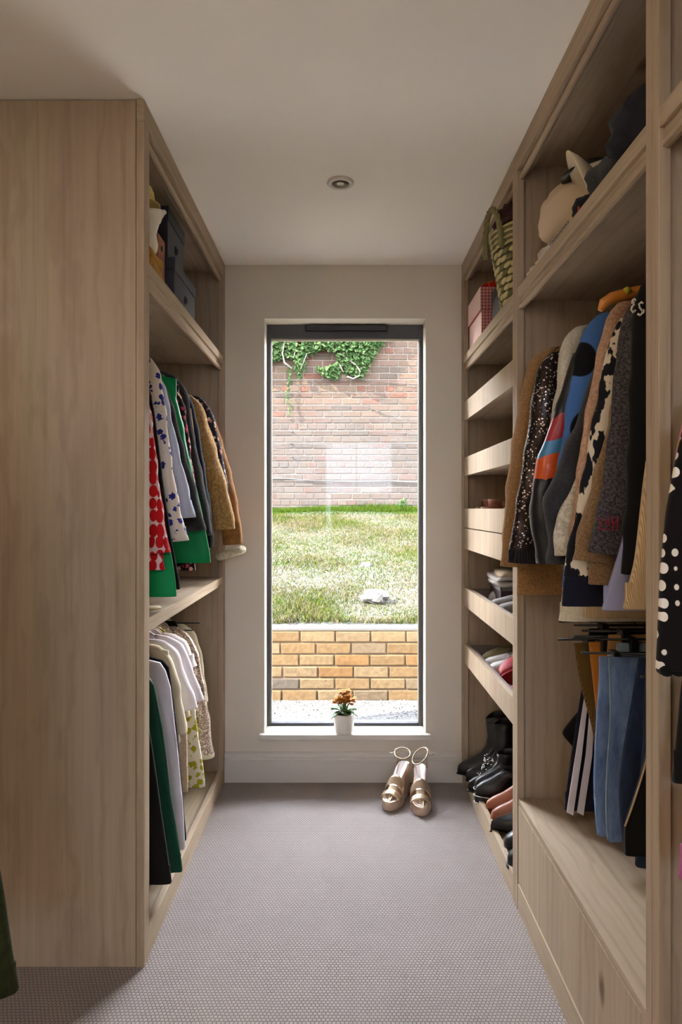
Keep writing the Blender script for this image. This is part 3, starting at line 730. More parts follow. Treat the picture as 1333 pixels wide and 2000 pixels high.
# fabrics
K = {}
K['redpat'] = fab('red_oval_print', srgb(232, 205, 205), srgb(196, 18, 26), 'dots', 44, th=.60, stretch=(1, 1, .6), rough=.8)
K['black'] = fab('black_cloth', srgb(17, 15, 14)); K['blackwool'] = fab('black_wool', srgb(20, 18, 17), srgb(29, 26, 24), 'fuzzy', 150)
K['bluefl'] = fab('blue_floral_print', srgb(224, 214, 200), srgb(36, 36, 130), 'floral', 36, th=.40, rough=.7)
K['shirt'] = fab('blue_striped_cotton', srgb(208, 210, 220), srgb(120, 132, 170), 'stripes', 210, th=.62, rough=.75)
K['green'] = fab('emerald_silk', srgb(0, 138, 74), rough=.45, sheen=0); K['green2'] = fab('bright_green_cloth', srgb(8, 150, 84), rough=.6)
K['darkfl'] = fab('dark_pink_floral', srgb(26, 18, 20), srgb(206, 62, 92), 'floral', 55, c3=srgb(226, 160, 150), th=.42)
K['navy'] = fab('navy_cloth', srgb(26, 27, 42)); K['teddy'] = fab('teddy_fleece', srgb(158, 110, 54), srgb(206, 158, 92), 'fuzzy', 95)
K['mosaic'] = fab('dark_mosaic_print', srgb(36, 34, 48), srgb(190, 130, 110), 'floral', 44, c3=srgb(210, 200, 190), th=.36)
K['suede'] = fab('brown_suede', srgb(134, 92, 50), srgb(160, 112, 64), 'marl', 30); K['sherpa'] = fab('cream_sherpa', srgb(206, 190, 150), srgb(238, 228, 196), 'fuzzy', 110)
K['dgreen'] = fab('bottle_green_satin', srgb(6, 62, 44), rough=.5); K['white'] = fab('white_cotton', srgb(226, 216, 216), rough=.8); K['lilacw'] = fab('cool_white_satin', srgb(214, 206, 214), rough=.6)
K['cream'] = fab('cream_cotton', srgb(226, 214, 184)); K['ssequin'] = fab('rose_gold_sequins', srgb(196, 168, 150), srgb(240, 226, 214), 'sequin', 210, th=.72)
K['lime'] = fab('lime_floral', srgb(226, 218, 196), srgb(160, 158, 34), 'floral', 34, th=.45); K['beige'] = fab('beige_knit', srgb(186, 164, 140), srgb(206, 186, 160), 'marl', 70)
K['mustard'] = fab('mustard_mohair', srgb(170, 112, 52), srgb(206, 150, 84), 'fuzzy', 210); K['bseq'] = fab('black_sequins', srgb(58, 46, 42), srgb(235, 215, 205), 'sequin', 260, th=.91)
K['blackrib'] = fab('black_rib', srgb(26, 22, 24), srgb(44, 38, 40), 'rib', 130)
K['wknit'] = fab('white_fine_knit', srgb(205, 194, 176), srgb(226, 216, 198), 'marl', 160); K['blue'] = fab('blue_felt', srgb(70, 112, 172), srgb(84, 128, 186), 'marl', 120)
K['bluedot'] = fab('blue_with_black_spots', srgb(74, 116, 178), srgb(14, 14, 20), 'dots', 8, th=.30, stretch=(1, 0, .8), rough=.85)
K['charcoal'] = fab('charcoal_mohair', srgb(36, 34, 38), srgb(52, 50, 56), 'fuzzy', 190); K['cable'] = fab('cream_cable_knit', srgb(200, 186, 160), srgb(236, 224, 202), 'fuzzy', 70)
K['pinktan'] = fab('pinkish_tan_knit', srgb(176, 134, 106), srgb(204, 164, 136), 'marl', 140); K['cow'] = fab('black_and_cream_animal_knit', srgb(28, 26, 32), srgb(222, 206, 180), 'patch', 22, th=.53, stretch=(1, 1, .6))
K['camel'] = fab('camel_mohair', srgb(150, 108, 62), srgb(186, 142, 92), 'fuzzy', 200); K['marl'] = fab('charcoal_marl', srgb(46, 42, 44), srgb(96, 88, 88), 'marl', 190)
K['lilac'] = fab('pale_lilac_cotton', srgb(156, 156, 190)); K['trib'] = fab('tan_rib', srgb(186, 154, 112), srgb(214, 184, 142), 'rib', 420); K['crib'] = fab('cream_knit', srgb(226, 212, 184), srgb(240, 228, 204), 'marl', 90)
K['denim'] = fab('mid_blue_denim', srgb(82, 106, 150), srgb(128, 152, 192), 'denim'); K['pdenim'] = fab('pale_denim', srgb(126, 146, 158), srgb(160, 176, 184), 'denim'); K['ndenim'] = fab('dark_denim', srgb(26, 36, 58), srgb(44, 56, 80), 'denim')
K['olive'] = fab('olive_brown_corduroy', srgb(92, 66, 28), srgb(116, 86, 40), 'rib', 300); K['orange'] = fab('ochre_cotton', srgb(178, 108, 34)); K['tan'] = fab('tan_cotton', srgb(176, 128, 78))
K['wood'] = plain('orange_hanger_wood', srgb(196, 122, 48), .35, var=.15, bscale=30); K['pwood'] = plain('pale_hanger_wood', srgb(206, 160, 112), .4, var=.12, bscale=30)
K['piping'] = fab('tan_piping', srgb(186, 156, 112)); K['floralpink'] = fab('pink_rose_print', srgb(206, 128, 140), srgb(70, 110, 60), 'floral', 34, c3=srgb(200, 150, 60), th=.4)
K['spot'] = fab('black_and_white_retro_print', srgb(20, 14, 14), srgb(236, 226, 214), 'dots', 52, th=.36, stretch=(1, .5, .75)); K['magenta'] = fab('mauve_cloth', srgb(176, 90, 140)); K['oliveg'] = fab('dark_olive_velvet', srgb(26, 30, 8), srgb(38, 42, 14), 'marl', 60, sheen=.0)
def zbands(name, stops, mat_kind=True):
    m, t, b = new_mat(name); g = N(t, 'ShaderNodeNewGeometry'); s = N(t, 'ShaderNodeSeparateXYZ'); t.links.new(g.outputs['Position'], s.inputs[0])
    wob = noise_t(t, g.outputs['Position'], 25, 2)
    z = mth(t, 'ADD', mth(t, 'ADD', s.outputs[2], mth(t, 'MULTIPLY', s.outputs[0], -.25)), mth(t, 'MULTIPLY', wob, .03))
    lo, hi = stops[0][0], stops[-1][0]+.2
    c = ramp(t, mth(t, 'DIVIDE', mth(t, 'SUBTRACT', z, lo), hi-lo), [((a-lo)/(hi-lo), col) for a, col in stops], True)
    t.links.new(c, b.inputs['Base Color']); return m, t, b
mz, tz, bz = zbands('sequinned_sleeve_print', [(0.9, srgb(20, 18, 26)), (1.225, srgb(212, 84, 24)), (1.285, srgb(70, 130, 170)), (1.325, srgb(168, 44, 52)), (1.385, srgb(20, 18, 26))])
bz.inputs['Roughness'].default_value = .35; vo = N(tz, 'ShaderNodeTexVoronoi'); vo.inputs['Scale'].default_value = 120; tz.links.new(coords(tz), vo.inputs['Vector']); sxx = N(tz, 'ShaderNodeSeparateXYZ'); tz.links.new(vo.outputs['Color'], sxx.inputs[0]); bump(tz, bz, sxx.outputs[0], .8, .003)
K['seqband'] = mz

G = garment; T = 'tops and jackets on the upper left rail'
G('blouse', 'white blouse printed with red ovals, nearest on the upper left rail', 'blouse', -1, 2.08, [(275, 745), (292, 790), (303, 870), (313, 955), (325, 1030), (333, 1078)], K['redpat'], hem=1112, bo=[(275, 770), (300, 1000), (322, 1112)], group=T)
G('dress', 'long black dress between the red and the blue printed blouses', 'dress', -1, 2.15, [(285, 725), (303, 810), (318, 930), (333, 1040), (347, 1115), (352, 1140)], K['black'], sleeve=False, hem=1150, group=T)
flat_hang('skirt', 'bright green skirt hem hanging just above the left middle shelf', 'skirt', -1, 2.115, [(300, 960), (335, 1080), (343, 1130), (345, 1164)], K['green2'], .5, fold=.002)
G('blouse', 'white blouse with a dark blue flower print', 'blouse', -1, 2.22, [(296, 700), (313, 722), (323, 800), (336, 900), (351, 985), (368, 1055)], K['bluefl'], wid=.08, hem=1110, group=T)
G('shirt', 'pale blue pinstriped shirt with buttoned cuff', 'shirt', -1, 2.30, [(308, 732), (322, 748), (338, 830), (355, 900), (371, 960), (381, 1010)], K['shirt'], wid=.075, hem=1060, cuff=K['shirt'], cuffn=5, group=T, collar=K['shirt'])
G('cardigan', 'black cardigan with a frilled cuff, beside the pinstriped shirt', 'cardigan', -1, 2.38, [(323, 752), (338, 790), (360, 880), (385, 960), (403, 1035)], K['blackwool'], wid=.085, hem=1080, group=T)
G('blouse', 'emerald green silk blouse, its straight hem below the black cuffs', 'blouse', -1, 2.45, [(320, 732), (336, 752), (350, 795), (362, 850), (378, 930)], K['green'], wid=.07, hem=1098, bo=[(345, 790), (395, 1000), (412, 1088)], fold=.002, group=T)
G('dress', 'dark dress with a pink flower print behind the green blouse', 'dress', -1, 2.52, [(332, 743), (350, 763), (362, 800), (371, 870), (382, 950)], K['darkfl'], wid=.07, hem=1113, bo=[(350, 800), (375, 1050), (382, 1113)], group=T)
G('coat', 'black wool coat with rounded shoulder, higher than its neighbours', 'coat', -1, 2.59, [(332, 728), (354, 741), (369, 772), (378, 840), (395, 920), (409, 1000), (415, 1045)], K['blackwool'], wid=.09, hem=1075, group=T)
jk = G('jacket', 'navy jacket with thin tan piping down the sleeve', 'jacket', -1, 2.67, [(364, 765), (378, 788), (392, 860), (405, 940), (414, 1000), (417, 1068)], K['navy'], wid=.075, hem=1090, cuff=K['black'], group=T)
for q in ((362, 375, 5), (374, 392, 8)):
    p = SP([(q[0]+2, 800), (q[0]+12, 880), (q[1]+4, 950)], 2.67); MB().tube([(-d, 2.638, z) for d, z in p], .0025, 6).build('piping', K['piping'], jk)
G('coat', 'curly golden teddy fleece coat', 'coat', -1, 2.76, [(374, 772), (394, 786), (409, 830), (426, 890), (445, 960), (461, 1032)], K['teddy'], wid=.085, t=.034, hem=1062, wr=.006, w_end=.083, group=T)
G('jacket', 'dark jacket with a small mosaic print on the shoulder', 'jacket', -1, 2.85, [(392, 776), (411, 795), (425, 840), (438, 900), (450, 980)], K['mosaic'], wid=.07, hem=1085, group=T)
shc = G('coat', 'brown suede coat with a thick cream fleece cuff, farthest on the upper left rail', 'coat', -1, 2.95, [(398, 782), (420, 815), (440, 880), (456, 940), (467, 1000), (475, 1062)], K['suede'], wid=.09, t=.036, hem=1075, w_end=.085, group=T)
p = SP([(476, 1080)], 2.95)[0]
o = MB().tube([(-(p[0]+.055)+.048*math.cos(a), 2.95+.040*math.sin(a), p[1]+.014*math.cos(a)) for a in [2*PI*k/20 for k in range(20)]], .019, 10, closed=True).build('fleece_cuff', K['sherpa'], shc, smooth=True)

T = 'clothes on the lower left rail'; Z = .872
G('dress', 'long black dress, nearest on the lower left rail', 'dress', -1, 2.01, [(278, 1350), (298, 1460), (315, 1580), (331, 1690), (336, 1718)], K['black'], sleeve=False, hem=1722, rz=Z, group=T, fold=.004)
G('dress', 'long bottle green satin dress', 'dress', -1, 2.10, [(282, 1312), (300, 1332), (318, 1420), (335, 1560), (350, 1650), (357, 1694)], K['dgreen'], sleeve=False, hem=1700, rz=Z, group=T, fold=.006)
G('dress', 'long cool white dress between the green and the black ones', 'dress', -1, 2.20, [(298, 1285), (320, 1298), (333, 1340), (346, 1450), (357, 1560), (362, 1648)], K['lilacw'], sleeve=False, hem=1655, rz=Z, group=T, fold=.005)
G('dress', 'black dress seen only as a dark edge behind the long white dress', 'dress', -1, 2.29, [(308, 1280), (330, 1298), (346, 1420), (358, 1560), (364, 1635)], K['black'], sleeve=False, hem=1640, rz=Z, group=T, fold=.003)
W_ = dict(rz=Z, group=T, hangmat=K['pwood'])
G('t_shirt', 'cream short sleeved t-shirt, lowest hem of the pale t-shirts', 't-shirt', -1, 2.38, [(313, 1262), (336, 1285), (352, 1340), (362, 1400), (367, 1430)], K['cream'], wid=.085, hem=1450, bo=[(330, 1290), (350, 1400), (352, 1455)], **W_)
G('t_shirt', 'white t-shirt beside the cream one, with a wide pointed sleeve', 't-shirt', -1, 2.47, [(322, 1252), (346, 1268), (365, 1320), (387, 1382)], K['white'], wid=.11, hem=1470, **W_)
G('t_shirt', 'second white t-shirt from the cream one, on a pale wooden hanger', 't-shirt', -1, 2.56, [(330, 1243), (356, 1256), (378, 1310), (399, 1366)], K['white'], wid=.11, hem=1460, **W_)
G('t_shirt', 'third white t-shirt, with a short sleeve over the sequinned jacket', 't-shirt', -1, 2.65, [(342, 1240), (362, 1250), (374, 1275), (386, 1300)], K['white'], wid=.09, hem=1450, **W_)
G('blouse', 'beige knitted blouse hanging low in front of the sequinned jacket', 'blouse', -1, 2.72, [(345, 1240), (362, 1265), (368, 1330), (370, 1400)], K['beige'], wid=.07, hem=1545, bo=[(358, 1300), (366, 1450), (368, 1550)], **W_)
G('skirt', 'pale skirt with lime green flowers at the hem', 'skirt', -1, 2.79, [(350, 1240), (372, 1300), (388, 1440), (398, 1500), (401, 1530)], K['lime'], sleeve=False, hem=1535, rz=Z, group=T)
G('jacket', 'rose gold sequinned jacket with pale lining', 'jacket', -1, 2.87, [(352, 1226), (372, 1240), (387, 1272), (401, 1340), (411, 1410), (417, 1478)], K['ssequin'], wid=.085, t=.03, hem=1505, cuff=K['cream'], cuffn=2, rz=Z, group=T)
G('blouse', 'cream blouse with a rounded shoulder, farthest on the lower left rail', 'blouse', -1, 2.96, [(360, 1220), (380, 1233), (393, 1268), (402, 1330), (407, 1370)], K['cream'], wid=.07, hem=1440, rz=Z, group=T)

T = 'knitwear and jackets on the upper right rail'
G('cardigan', 'long mustard mohair cardigan, farthest on the upper right rail', 'cardigan', 1, 2.07, [(1062, 682), (1036, 694), (1018, 762), (1003, 850), (991, 950), (983, 1050), (978, 1105)], K['mustard'], wid=.088, t=.032, hem=1160, bo=[(1055, 700), (1030, 900), (1012, 1060), (1010, 1160)], w_end=.08, group=T, fold=.004)
G('cardigan', 'black sequinned cardigan with a plain ribbed hem', 'cardigan', 1, 1.975, [(1075, 690), (1054, 705), (1044, 745), (1032, 840), (1014, 960), (998, 1055), (993, 1098)], K['bseq'], wid=.10, t=.03, hem=1092, cuff=K['blackrib'], cuffn=3, group=T, hangmat=K['wood'])
G('jumper', 'off-white fine knit jumper beside the blue spotted coat', 'jumper', 1, 1.90, [(1124, 640), (1104, 652), (1093, 690), (1086, 760), (1076, 830), (1067, 900), (1066, 960)], K['wknit'], wid=.07, hem=1060, group=T)
G('jacket', 'black jacket with red, blue and orange sequins on the sleeve', 'jacket', 1, 1.83, [(1120, 690), (1104, 740), (1080, 815), (1051, 890), (1037, 960), (1036, 1030), (1046, 1070), (1051, 1100)], K['seqband'], wid=.095, t=.03, hem=1100, bmat=K['black'], group=T)
G('coat', 'blue felt coat with large black spots', 'coat', 1, 1.755, [(1170, 614), (1146, 632), (1126, 690), (1110, 780), (1099, 860), (1088, 930), (1080, 980)], K['bluedot'], wid=.095, t=.028, hem=1145, bo=[(1160, 700), (1110, 1000), (1098, 1148)], group=T)
G('cardigan', 'charcoal mohair cardigan with a bent, puffed sleeve', 'cardigan', 1, 1.685, [(1160, 720), (1140, 790), (1116, 850), (1090, 915), (1064, 968), (1062, 1010), (1072, 1060), (1068, 1100)], K['charcoal'], wid=.10, t=.03, hem=1130, group=T, wr=.006)
G('jumper', 'cream cable knit jumper sleeve between charcoal and tan knits', 'jumper', 1, 1.645, [(1168, 700), (1160, 800), (1132, 920), (1098, 990), (1080, 1045), (1084, 1085)], K['cable'], wid=.075, t=.02, hem=1100, group=T)
G('cardigan', 'pinkish tan fine knit cardigan on an orange wooden hanger', 'cardigan', 1, 1.60, [(1208, 592), (1190, 602), (1174, 665), (1152, 770), (1137, 850), (1122, 960), (1110, 1070)], K['pinktan'], wid=.085, t=.022, hem=1100, group=T, hangmat=K['wood'])
G('jumper', 'black jumper with a cream animal pattern and a deep plain navy hem', 'jumper', 1, 1.56, [(1212, 622), (1192, 655), (1172, 745), (1151, 860), (1131, 980), (1110, 1075), (1102, 1125)], K['cow'], wid=.085, t=.02, hem=1182, bmat=K['navy'], bo=[(1208, 650), (1140, 1000), (1100, 1130), (1098, 1184)], group=T, fold=.003)
G('cardigan', 'soft camel mohair cardigan with a curved hem', 'cardigan', 1, 1.52, [(1225, 680), (1194, 800), (1176, 880), (1153, 960), (1134, 1030), (1118, 1092)], K['camel'], wid=.10, t=.022, hem=1140, bo=[(1222, 700), (1185, 900), (1150, 1060), (1150, 1142)], group=T, wr=.005)
gm = G('cardigan', 'charcoal marl cardigan with scribbled red lettering near the cuff', 'cardigan', 1, 1.47, [(1238, 588), (1220, 606), (1206, 680), (1196, 800), (1184, 900), (1167, 1000), (1147, 1078)], K['marl'], wid=.105, t=.024, hem=1105, bo=[(1238, 640), (1215, 900), (1200, 1105)], group=T, wr=.003)
ge = G('jacket', 'black jacket with cream stitched letters on the shoulder, nearest on the upper right rail', 'jacket', 1, 1.395, [(1262, 540), (1240, 582), (1234, 700), (1230, 850), (1224, 1000), (1212, 1120)], K['black'], wid=.09, t=.026, hem=1150, group=T, hangmat=K['wood'])
flat_hang('shirt_dress', 'pale lilac shirt dress, its hem below the dark knits', 'dress', 1, 1.435, [(1250, 640), (1235, 900), (1222, 1040), (1176, 1180), (1176, 1190)], K['lilac'], .45)
flat_hang('skirt', 'cream frilled skirt below the knitwear', 'skirt', 1, 1.87, [(1125, 900), (1110, 1050), (1097, 1180), (1093, 1212)], K['crib'], .4, fold=.008)
flat_hang('skirt', 'tan ribbed skirt beside the cream frilled one', 'skirt', 1, 1.80, [(1170, 900), (1150, 1050), (1144, 1160), (1140, 1205)], K['trib'], .4, fold=.006)
flat_hang('jumper', 'tan ribbed jumper hem by the near oak upright', 'jumper', 1, 1.34, [(1262, 900), (1240, 1100), (1222, 1170), (1219, 1188)], K['trib'], .35)
# stitched and printed letters
def stroke(strokes, Y, px0, py0, w, h, r, mat, parent, sx=1):
    for st in strokes:
        pts = [(sx*SP([(px0+a*w, py0+b*h)], Y)[0][0], Y, SP([(px0+a*w, py0+b*h)], Y)[0][1]) for a, b in st]
        MB().tube(pts, r, 6).build('stitched_letter', mat, parent, smooth=True)
cs = fab('cream_stitching', srgb(235, 228, 214), rough=.8); rs = fab('red_stitching', srgb(176, 26, 60))
Yf = 1.395-.029
stroke([[(.62, .12), (.42, 0), (.15, .1), (.12, .3), (.4, .42), (.1, .55), (0, .8), (.25, 1), (.6, .85)], [(.12, .3), (.3, .22), (.42, .32)]], Yf, 1234, 584, 14, 26, .0022, cs, ge)
stroke([[(1, .1), (.7, 0), (.35, .15), (.45, .4), (.8, .6), (.85, .85), (.5, 1), (.1, .88)]], Yf, 1245, 590, 12, 26, .0022, cs, ge)
stroke([[(.2, 0), (.4, .4), (0, 1)]], Yf, 1257, 604, 4, 8, .002, cs, ge)
Yf = 1.47-.0275
stroke([[(0, .2), (.4, 0), (.7, .3), (.1, 1), (.9, .95)]], Yf, 1170, 1012, 11, 22, .0013, rs, gm)
stroke([[(0, 1), (.4, 0), (.8, 1)], [(.2, .6), (.7, .6)]], Yf, 1184, 1008, 10, 20, .0013, rs, gm)
stroke([[(0, 0), (.1, 1)], [(.9, 0), (.8, 1)], [(0, .55), (.9, .45)]], Yf, 1197, 1008, 12, 24, .0013, rs, gm)
stroke([[(0, .5), (.3, 0), (.6, .6), (1, .1)]], Yf, 1174, 1032, 34, 6, .001, rs, gm)

oh = thing('wooden_hanger', 'curved orange wooden hanger end showing above the pinkish tan cardigan', 'hanger', (.85, 1.537, 1.83))
q = SP([(1173, 606), (1180, 592), (1196, 582), (1218, 576), (1240, 570), (1275, 562), (1385, 548)], 1.537)
MB().tube([(a_, 1.537, b_) for a_, b_ in q], [.006, .012, .013, .013, .012, .010, .008], 10).build('shoulder_bar', K['wood'], oh, smooth=True)
MB().tube([(.85, 1.537, 1.775), (.85, 1.537, 1.83)]+[(.85+.02*math.sin(a_), 1.537, 1.826-.0195*math.cos(a_)) for a_ in [PI*.12*k for k in range(2, 14)]], .0022, 6).build('hook', M['chrome'], oh, smooth=True)
q = SP([(1226, 567)], 1.52)[0]; MB().lathe([(0, -.008), (.007, -.004), (.008, .004), (0, .009)], (q[0], 1.52, q[1]), 12).build('end_cap', plain('yellow_green_plastic', srgb(170, 156, 30), .4), oh, smooth=True)
# trousers on the lower right rail
T = 'trousers on the lower right rail'
def trs(label, Y, path, mat, width=.3, t=.013, two=None, fold=.003):
    q = SP(path, Y); th_ = thing('trousers', label, 'trousers', (.8, Y, q[0][1]), T)
    flat_hang('leg', '', '', 1, Y, path, mat, width, t, fold, parent=th_)
    if two: flat_hang('leg', '', '', 1, two[0], two[1], mat, width, t, fold, parent=th_)
    h = thing('clip_hanger', 'clip hanger gripping the '+' '.join(label.split()[:11]), 'hanger', (.85, Y, .985), 'clip hangers on the lower right rail')
    zt = q[0][1]+.004; d0 = q[0][0]
    MB().tube([(max(.60, d0-.045), Y, zt+.006), (1.05, Y, zt+.006)], .0032, 8).build('clip_bar', M['black'], h, smooth=True)
    MB().tube([(.85, Y, zt+.006), (.85, Y, .97)]+[(.85+.02*math.sin(a), Y, .985-.0195*math.cos(a)) for a in [PI*.12*k for k in range(1, 14)]], .002, 6).build('hook', M['black'], h, smooth=True)
    MB().box(d0+.03, d0+.05, Y-.02, Y+.02, zt-.03, zt+.012).build('clip', M['black'], h, bevel=.002)
    return th_
t1 = trs('navy track trousers with two white stripes down the leg', 1.985, [(1152, 1228), (1140, 1330), (1122, 1440), (1110, 1520), (1103, 1580)], K['navy'], .26)
for a, b in ((-1, 11), (19, 31)):
    q0 = SP([(1152+a*.4, 1240), (1139+a*.6, 1350), (1121+a, 1470), (1104+a, 1580)], 1.985); q1 = SP([(1152+b*.4, 1240), (1139+b*.6, 1350), (1121+b, 1470), (1104+b, 1586)], 1.985)
    MB().loft([[(p[0], 1.962, p[1]), (r_[0], 1.962, r_[1]), (r_[0], 1.966, r_[1]), (p[0], 1.966, p[1])] for p, r_ in zip(q0, q1)]).build('side_stripe', K['white'], t1)
flat_hang('scarf', 'black scarf end poking out in front of the striped track trousers', 'scarf', 1, 2.04, [(1140, 1380), (1118, 1405), (1097, 1433), (1112, 1450), (1130, 1472)], K['black'], .10)
trs('olive brown corduroy trousers folded to a taper', 1.925, [(1122, 1256), (1128, 1310), (1143, 1370), (1160, 1430), (1164, 1500), (1160, 1560)], K['olive'], .2)
trs('ochre cotton trousers beside the olive brown corduroy pair', 1.875, [(1150, 1254), (1158, 1320), (1166, 1400), (1172, 1500)], K['orange'], .25)
trs('tan cotton trousers folded over the bar', 1.835, [(1189, 1240), (1187, 1280), (1190, 1400)], K['tan'], .3, .018)
trs('pale blue jeans hanging behind the mid blue pair', 1.80, [(1205, 1256), (1203, 1300), (1203, 1500)], K['pdenim'], .25)
j = trs('mid blue jeans with light worn seams', 1.765, [(1171, 1283), (1172, 1320), (1166, 1400), (1162, 1460), (1160, 1530), (1163, 1600), (1167, 1628)], K['denim'], .1, .013, (1.735, [(1190, 1284), (1194, 1400), (1186, 1500), (1184, 1590), (1187, 1640)]), fold=.005)
q = SP([(1190, 1284), (1194, 1400), (1186, 1500), (1184, 1590), (1187, 1640)], 1.72)
MB().tube([(d, 1.72, z) for d, z in smooth_path(q, 16)], .0016, 6).build('seam', K['pdenim'], j, smooth=True)
trs('dark navy jeans beside the mid blue pair', 1.69, [(1248, 1285), (1236, 1370), (1219, 1460), (1209, 1560), (1215, 1620), (1220, 1664)], K['ndenim'], .12, .014, (1.655, [(1262, 1300), (1258, 1450), (1246, 1600), (1243, 1690)]))
tt_ = trs('black trousers with a thin tan edge, nearest on the lower right rail', 1.60, [(1290, 1330), (1262, 1480), (1238, 1560), (1219, 1610), (1222, 1668)], K['black'], .2)
q = SP([(1290, 1330), (1262, 1480), (1238, 1560), (1219, 1610)], 1.60); MB().tube([(d-.001, 1.59, z) for d, z in smooth_path(q, 14)], .0022, 6).build('edge_piping', K['piping'], tt_)
for Y_, px, py in ((1.95, 1093, 1214), (1.90, 1137, 1232), (1.86, 1122, 1243)):
    q = SP([(px, py)], Y_)[0]
    h = thing('clip_hanger', {1.95: 'empty black hanger bar, highest and farthest on the lower right', 1.90: 'empty black hanger bar, short, between two others', 1.86: 'empty black hanger bar just above the ochre trousers'}[Y_], 'hanger', (.85, Y_, .985), 'clip hangers on the lower right rail')
    MB().tube([(q[0], Y_, q[1]), (1.05, Y_, q[1])], .0032, 8).build('clip_bar', M['black'], h, smooth=True)
    MB().tube([(.85, Y_, q[1]), (.85, Y_, .99)], .003, 6).build('hook', M['black'], h)
# near right bay
rd = G('dress', 'black dress with white retro flowers and a scalloped lace hem, nearest on the right', 'dress', 1, 1.085, [(1345, 800), (1322, 900), (1303, 1000), (1294, 1120), (1287, 1230), (1284, 1305)], K['spot'], sleeve=False, hem=1306, fold=.006)
sc = SP([(1284, 1308)], 1.085)[0]; m = MB()
for k in range(30): m.add(*(lambda c: ([(c[0]+.011*math.cos(a), 1.085+dy, c[1]+.009*math.sin(a)) for dy in (-.010, .006) for a in [2*PI*i/12 for i in range(12)]], [tuple(range(12)), tuple(range(23, 11, -1))]+[(i, (i+1) % 12, 12+(i+1) % 12, 12+i) for i in range(12)]))((sc[0]+.012+k*.0185, sc[1])))
m.build('lace_hem', K['black'], rd)
G('blouse', 'pink rose print blouse just behind the spotted black dress', 'blouse', 1, 1.145, [(1350, 760), (1330, 850), (1322, 900), (1322, 955)], K['floralpink'], sleeve=False, hem=962)
flat_hang('trousers', 'dark brown trousers hanging at the right edge of the picture, below the spotted dress', 'trousers', 1, 1.13, [(1333, 1330), (1324, 1430), (1314, 1525)], K['black'], .3)
flat_hang('skirt', 'mauve skirt hem low in the nearest right bay', 'skirt', 1, 1.06, [(1345, 1560), (1335, 1640), (1326, 1712)], K['magenta'], .3)
# near left
G('coat', 'dark olive velvet coat, cut off at the lower left edge of the picture', 'coat', -1, 1.22, [(-130, 480), (-80, 900), (-40, 1400), (5, 1760), (20, 1850), (34, 1912)], K['oliveg'], sleeve=False, hem=1935, rz=1.86, fold=.010)
flat_hang('trousers', 'black folded trousers on a clip hanger under the left middle shelf', 'trousers', -1, 2.93, [(342, 1213), (350, 1222), (356, 1400)], K['black'], .25)
for py in (1217, 1228):
    q = SP([(390, py)], 2.93)[0]; tag(MB().tube([(-q[0]-(.0 if py < 1220 else .02), 2.93-(.0 if py < 1220 else .04), q[1]), (-1.0, 2.93, q[1])], .0028, 8).build('hanger_bar', M['black'], smooth=True, loc=(-.8, 2.93, q[1])), 'upper of two thin black hanger bars under the left shelf' if py < 1220 else 'lower of two thin black hanger bars under the left shelf', 'hanger')
# ------------------------------------------------------------------ shoes
def foot(Ln, W, toe=1.0, n=36, heelw=.78):
    """sole outline, toe towards +x, centred"""
    out = []
    for k in range(n):
        th = 2*PI*k/n; x = math.cos(th); y = math.sin(th)
        xx = math.copysign(abs(x)**(.85 if x < 0 else .8), x)
        u = (xx+1)/2      # 0 heel .. 1 toe
        prof = heelw+(1-heelw)*min(1, max(0, (u-.25)/.4))
        prof *= 1-toe*max(0, (u-.72)/.28)**1.6*.55
        prof *= 1-.22*math.exp(-((u-.38)/.14)**2)
        yy = math.copysign(abs(y)**.75, y)
        out.append((xx*Ln/2, yy*W/2*prof+.006*max(0, u-.5)))
    return out
def sstep(a, b, x): k = max(0, min(1, (x-a)/(b-a))); return k*k*(3-2*k)
def shoe(name, label, loc, yaw, mat, sole, Ln=.25, W=.085, toe=1.0, levels=None, heel=0, heelr=.028, st=.006, rand=None, group=None, cat='shoe', lining=None, roll=0):
    """levels: (height, x back, x front, width factor) of the upper, as fractions of the length from -.5 to .5"""
    t = thing(name, label, cat, loc, group)
    Mx = Matrix.Translation(loc) @ Matrix.Rotation(yaw, 4, 'Z') @ Matrix.Rotation(roll, 4, 'X')
    rise = lambda x: heel*sstep(.18*Ln, -.36*Ln, x)
    f = foot(Ln, W, toe)
    def ring(z, xb, xf, wf, ri=True):
        out = []
        for x, y in f:
            u = x/Ln+.5; X = (xb+(xf-xb)*u)*Ln; out.append((X, y*wf, z+(rise(X) if ri else 0)))
        return out
    levels = levels or [(0, -.5, .5, 1), (.02, -.5, .5, 1.03), (.035, -.49, .485, 1.0), (.048, -.48, .40, .9), (.058, -.48, .22, .8), (.066, -.48, .08, .74)]
    L0 = st
    s = MB().loft([ring(0, -.505, .51, 1.04), ring(st*.3, -.51, .515, 1.08), ring(st, -.51, .515, 1.08), ring(st+.001, -.5, .505, 1.02)]).xf(Mx)
    s.build('sole', sole, t, smooth=False)
    rs = [ring(L0+a, b, c_, d) for a, b, c_, d in levels]
    top = levels[-1]
    rs += [ring(L0+top[0]-.002, top[1]+.012, top[2]-.012, top[3]*.9), ring(L0+top[0]-.02, top[1]+.014, top[2]-.014, top[3]*.86)]
    up = MB().loft(rs, True, True).xf(Mx).build('upper', mat, t, smooth=True)
    if heel > .012:
        hx = -.40*Ln; hh = rise(hx)
        m = MB().loft([[(hx+.004+a*sc*heelr, b*sc*heelr*1.05, z) for a, b in [(math.cos(2*PI*k/16), math.sin(2*PI*k/16)) for k in range(16)]] for z, sc in ((-.0, .88), (hh*.4, .82), (hh+.002, 1.05))])
        m.xf(Mx).build('heel', sole, t, smooth=True)
    return t, Mx, up, rise
leather = lambda n, c, r=.35: plain(n, c, r, bs=.1, bscale=60, var=.12)
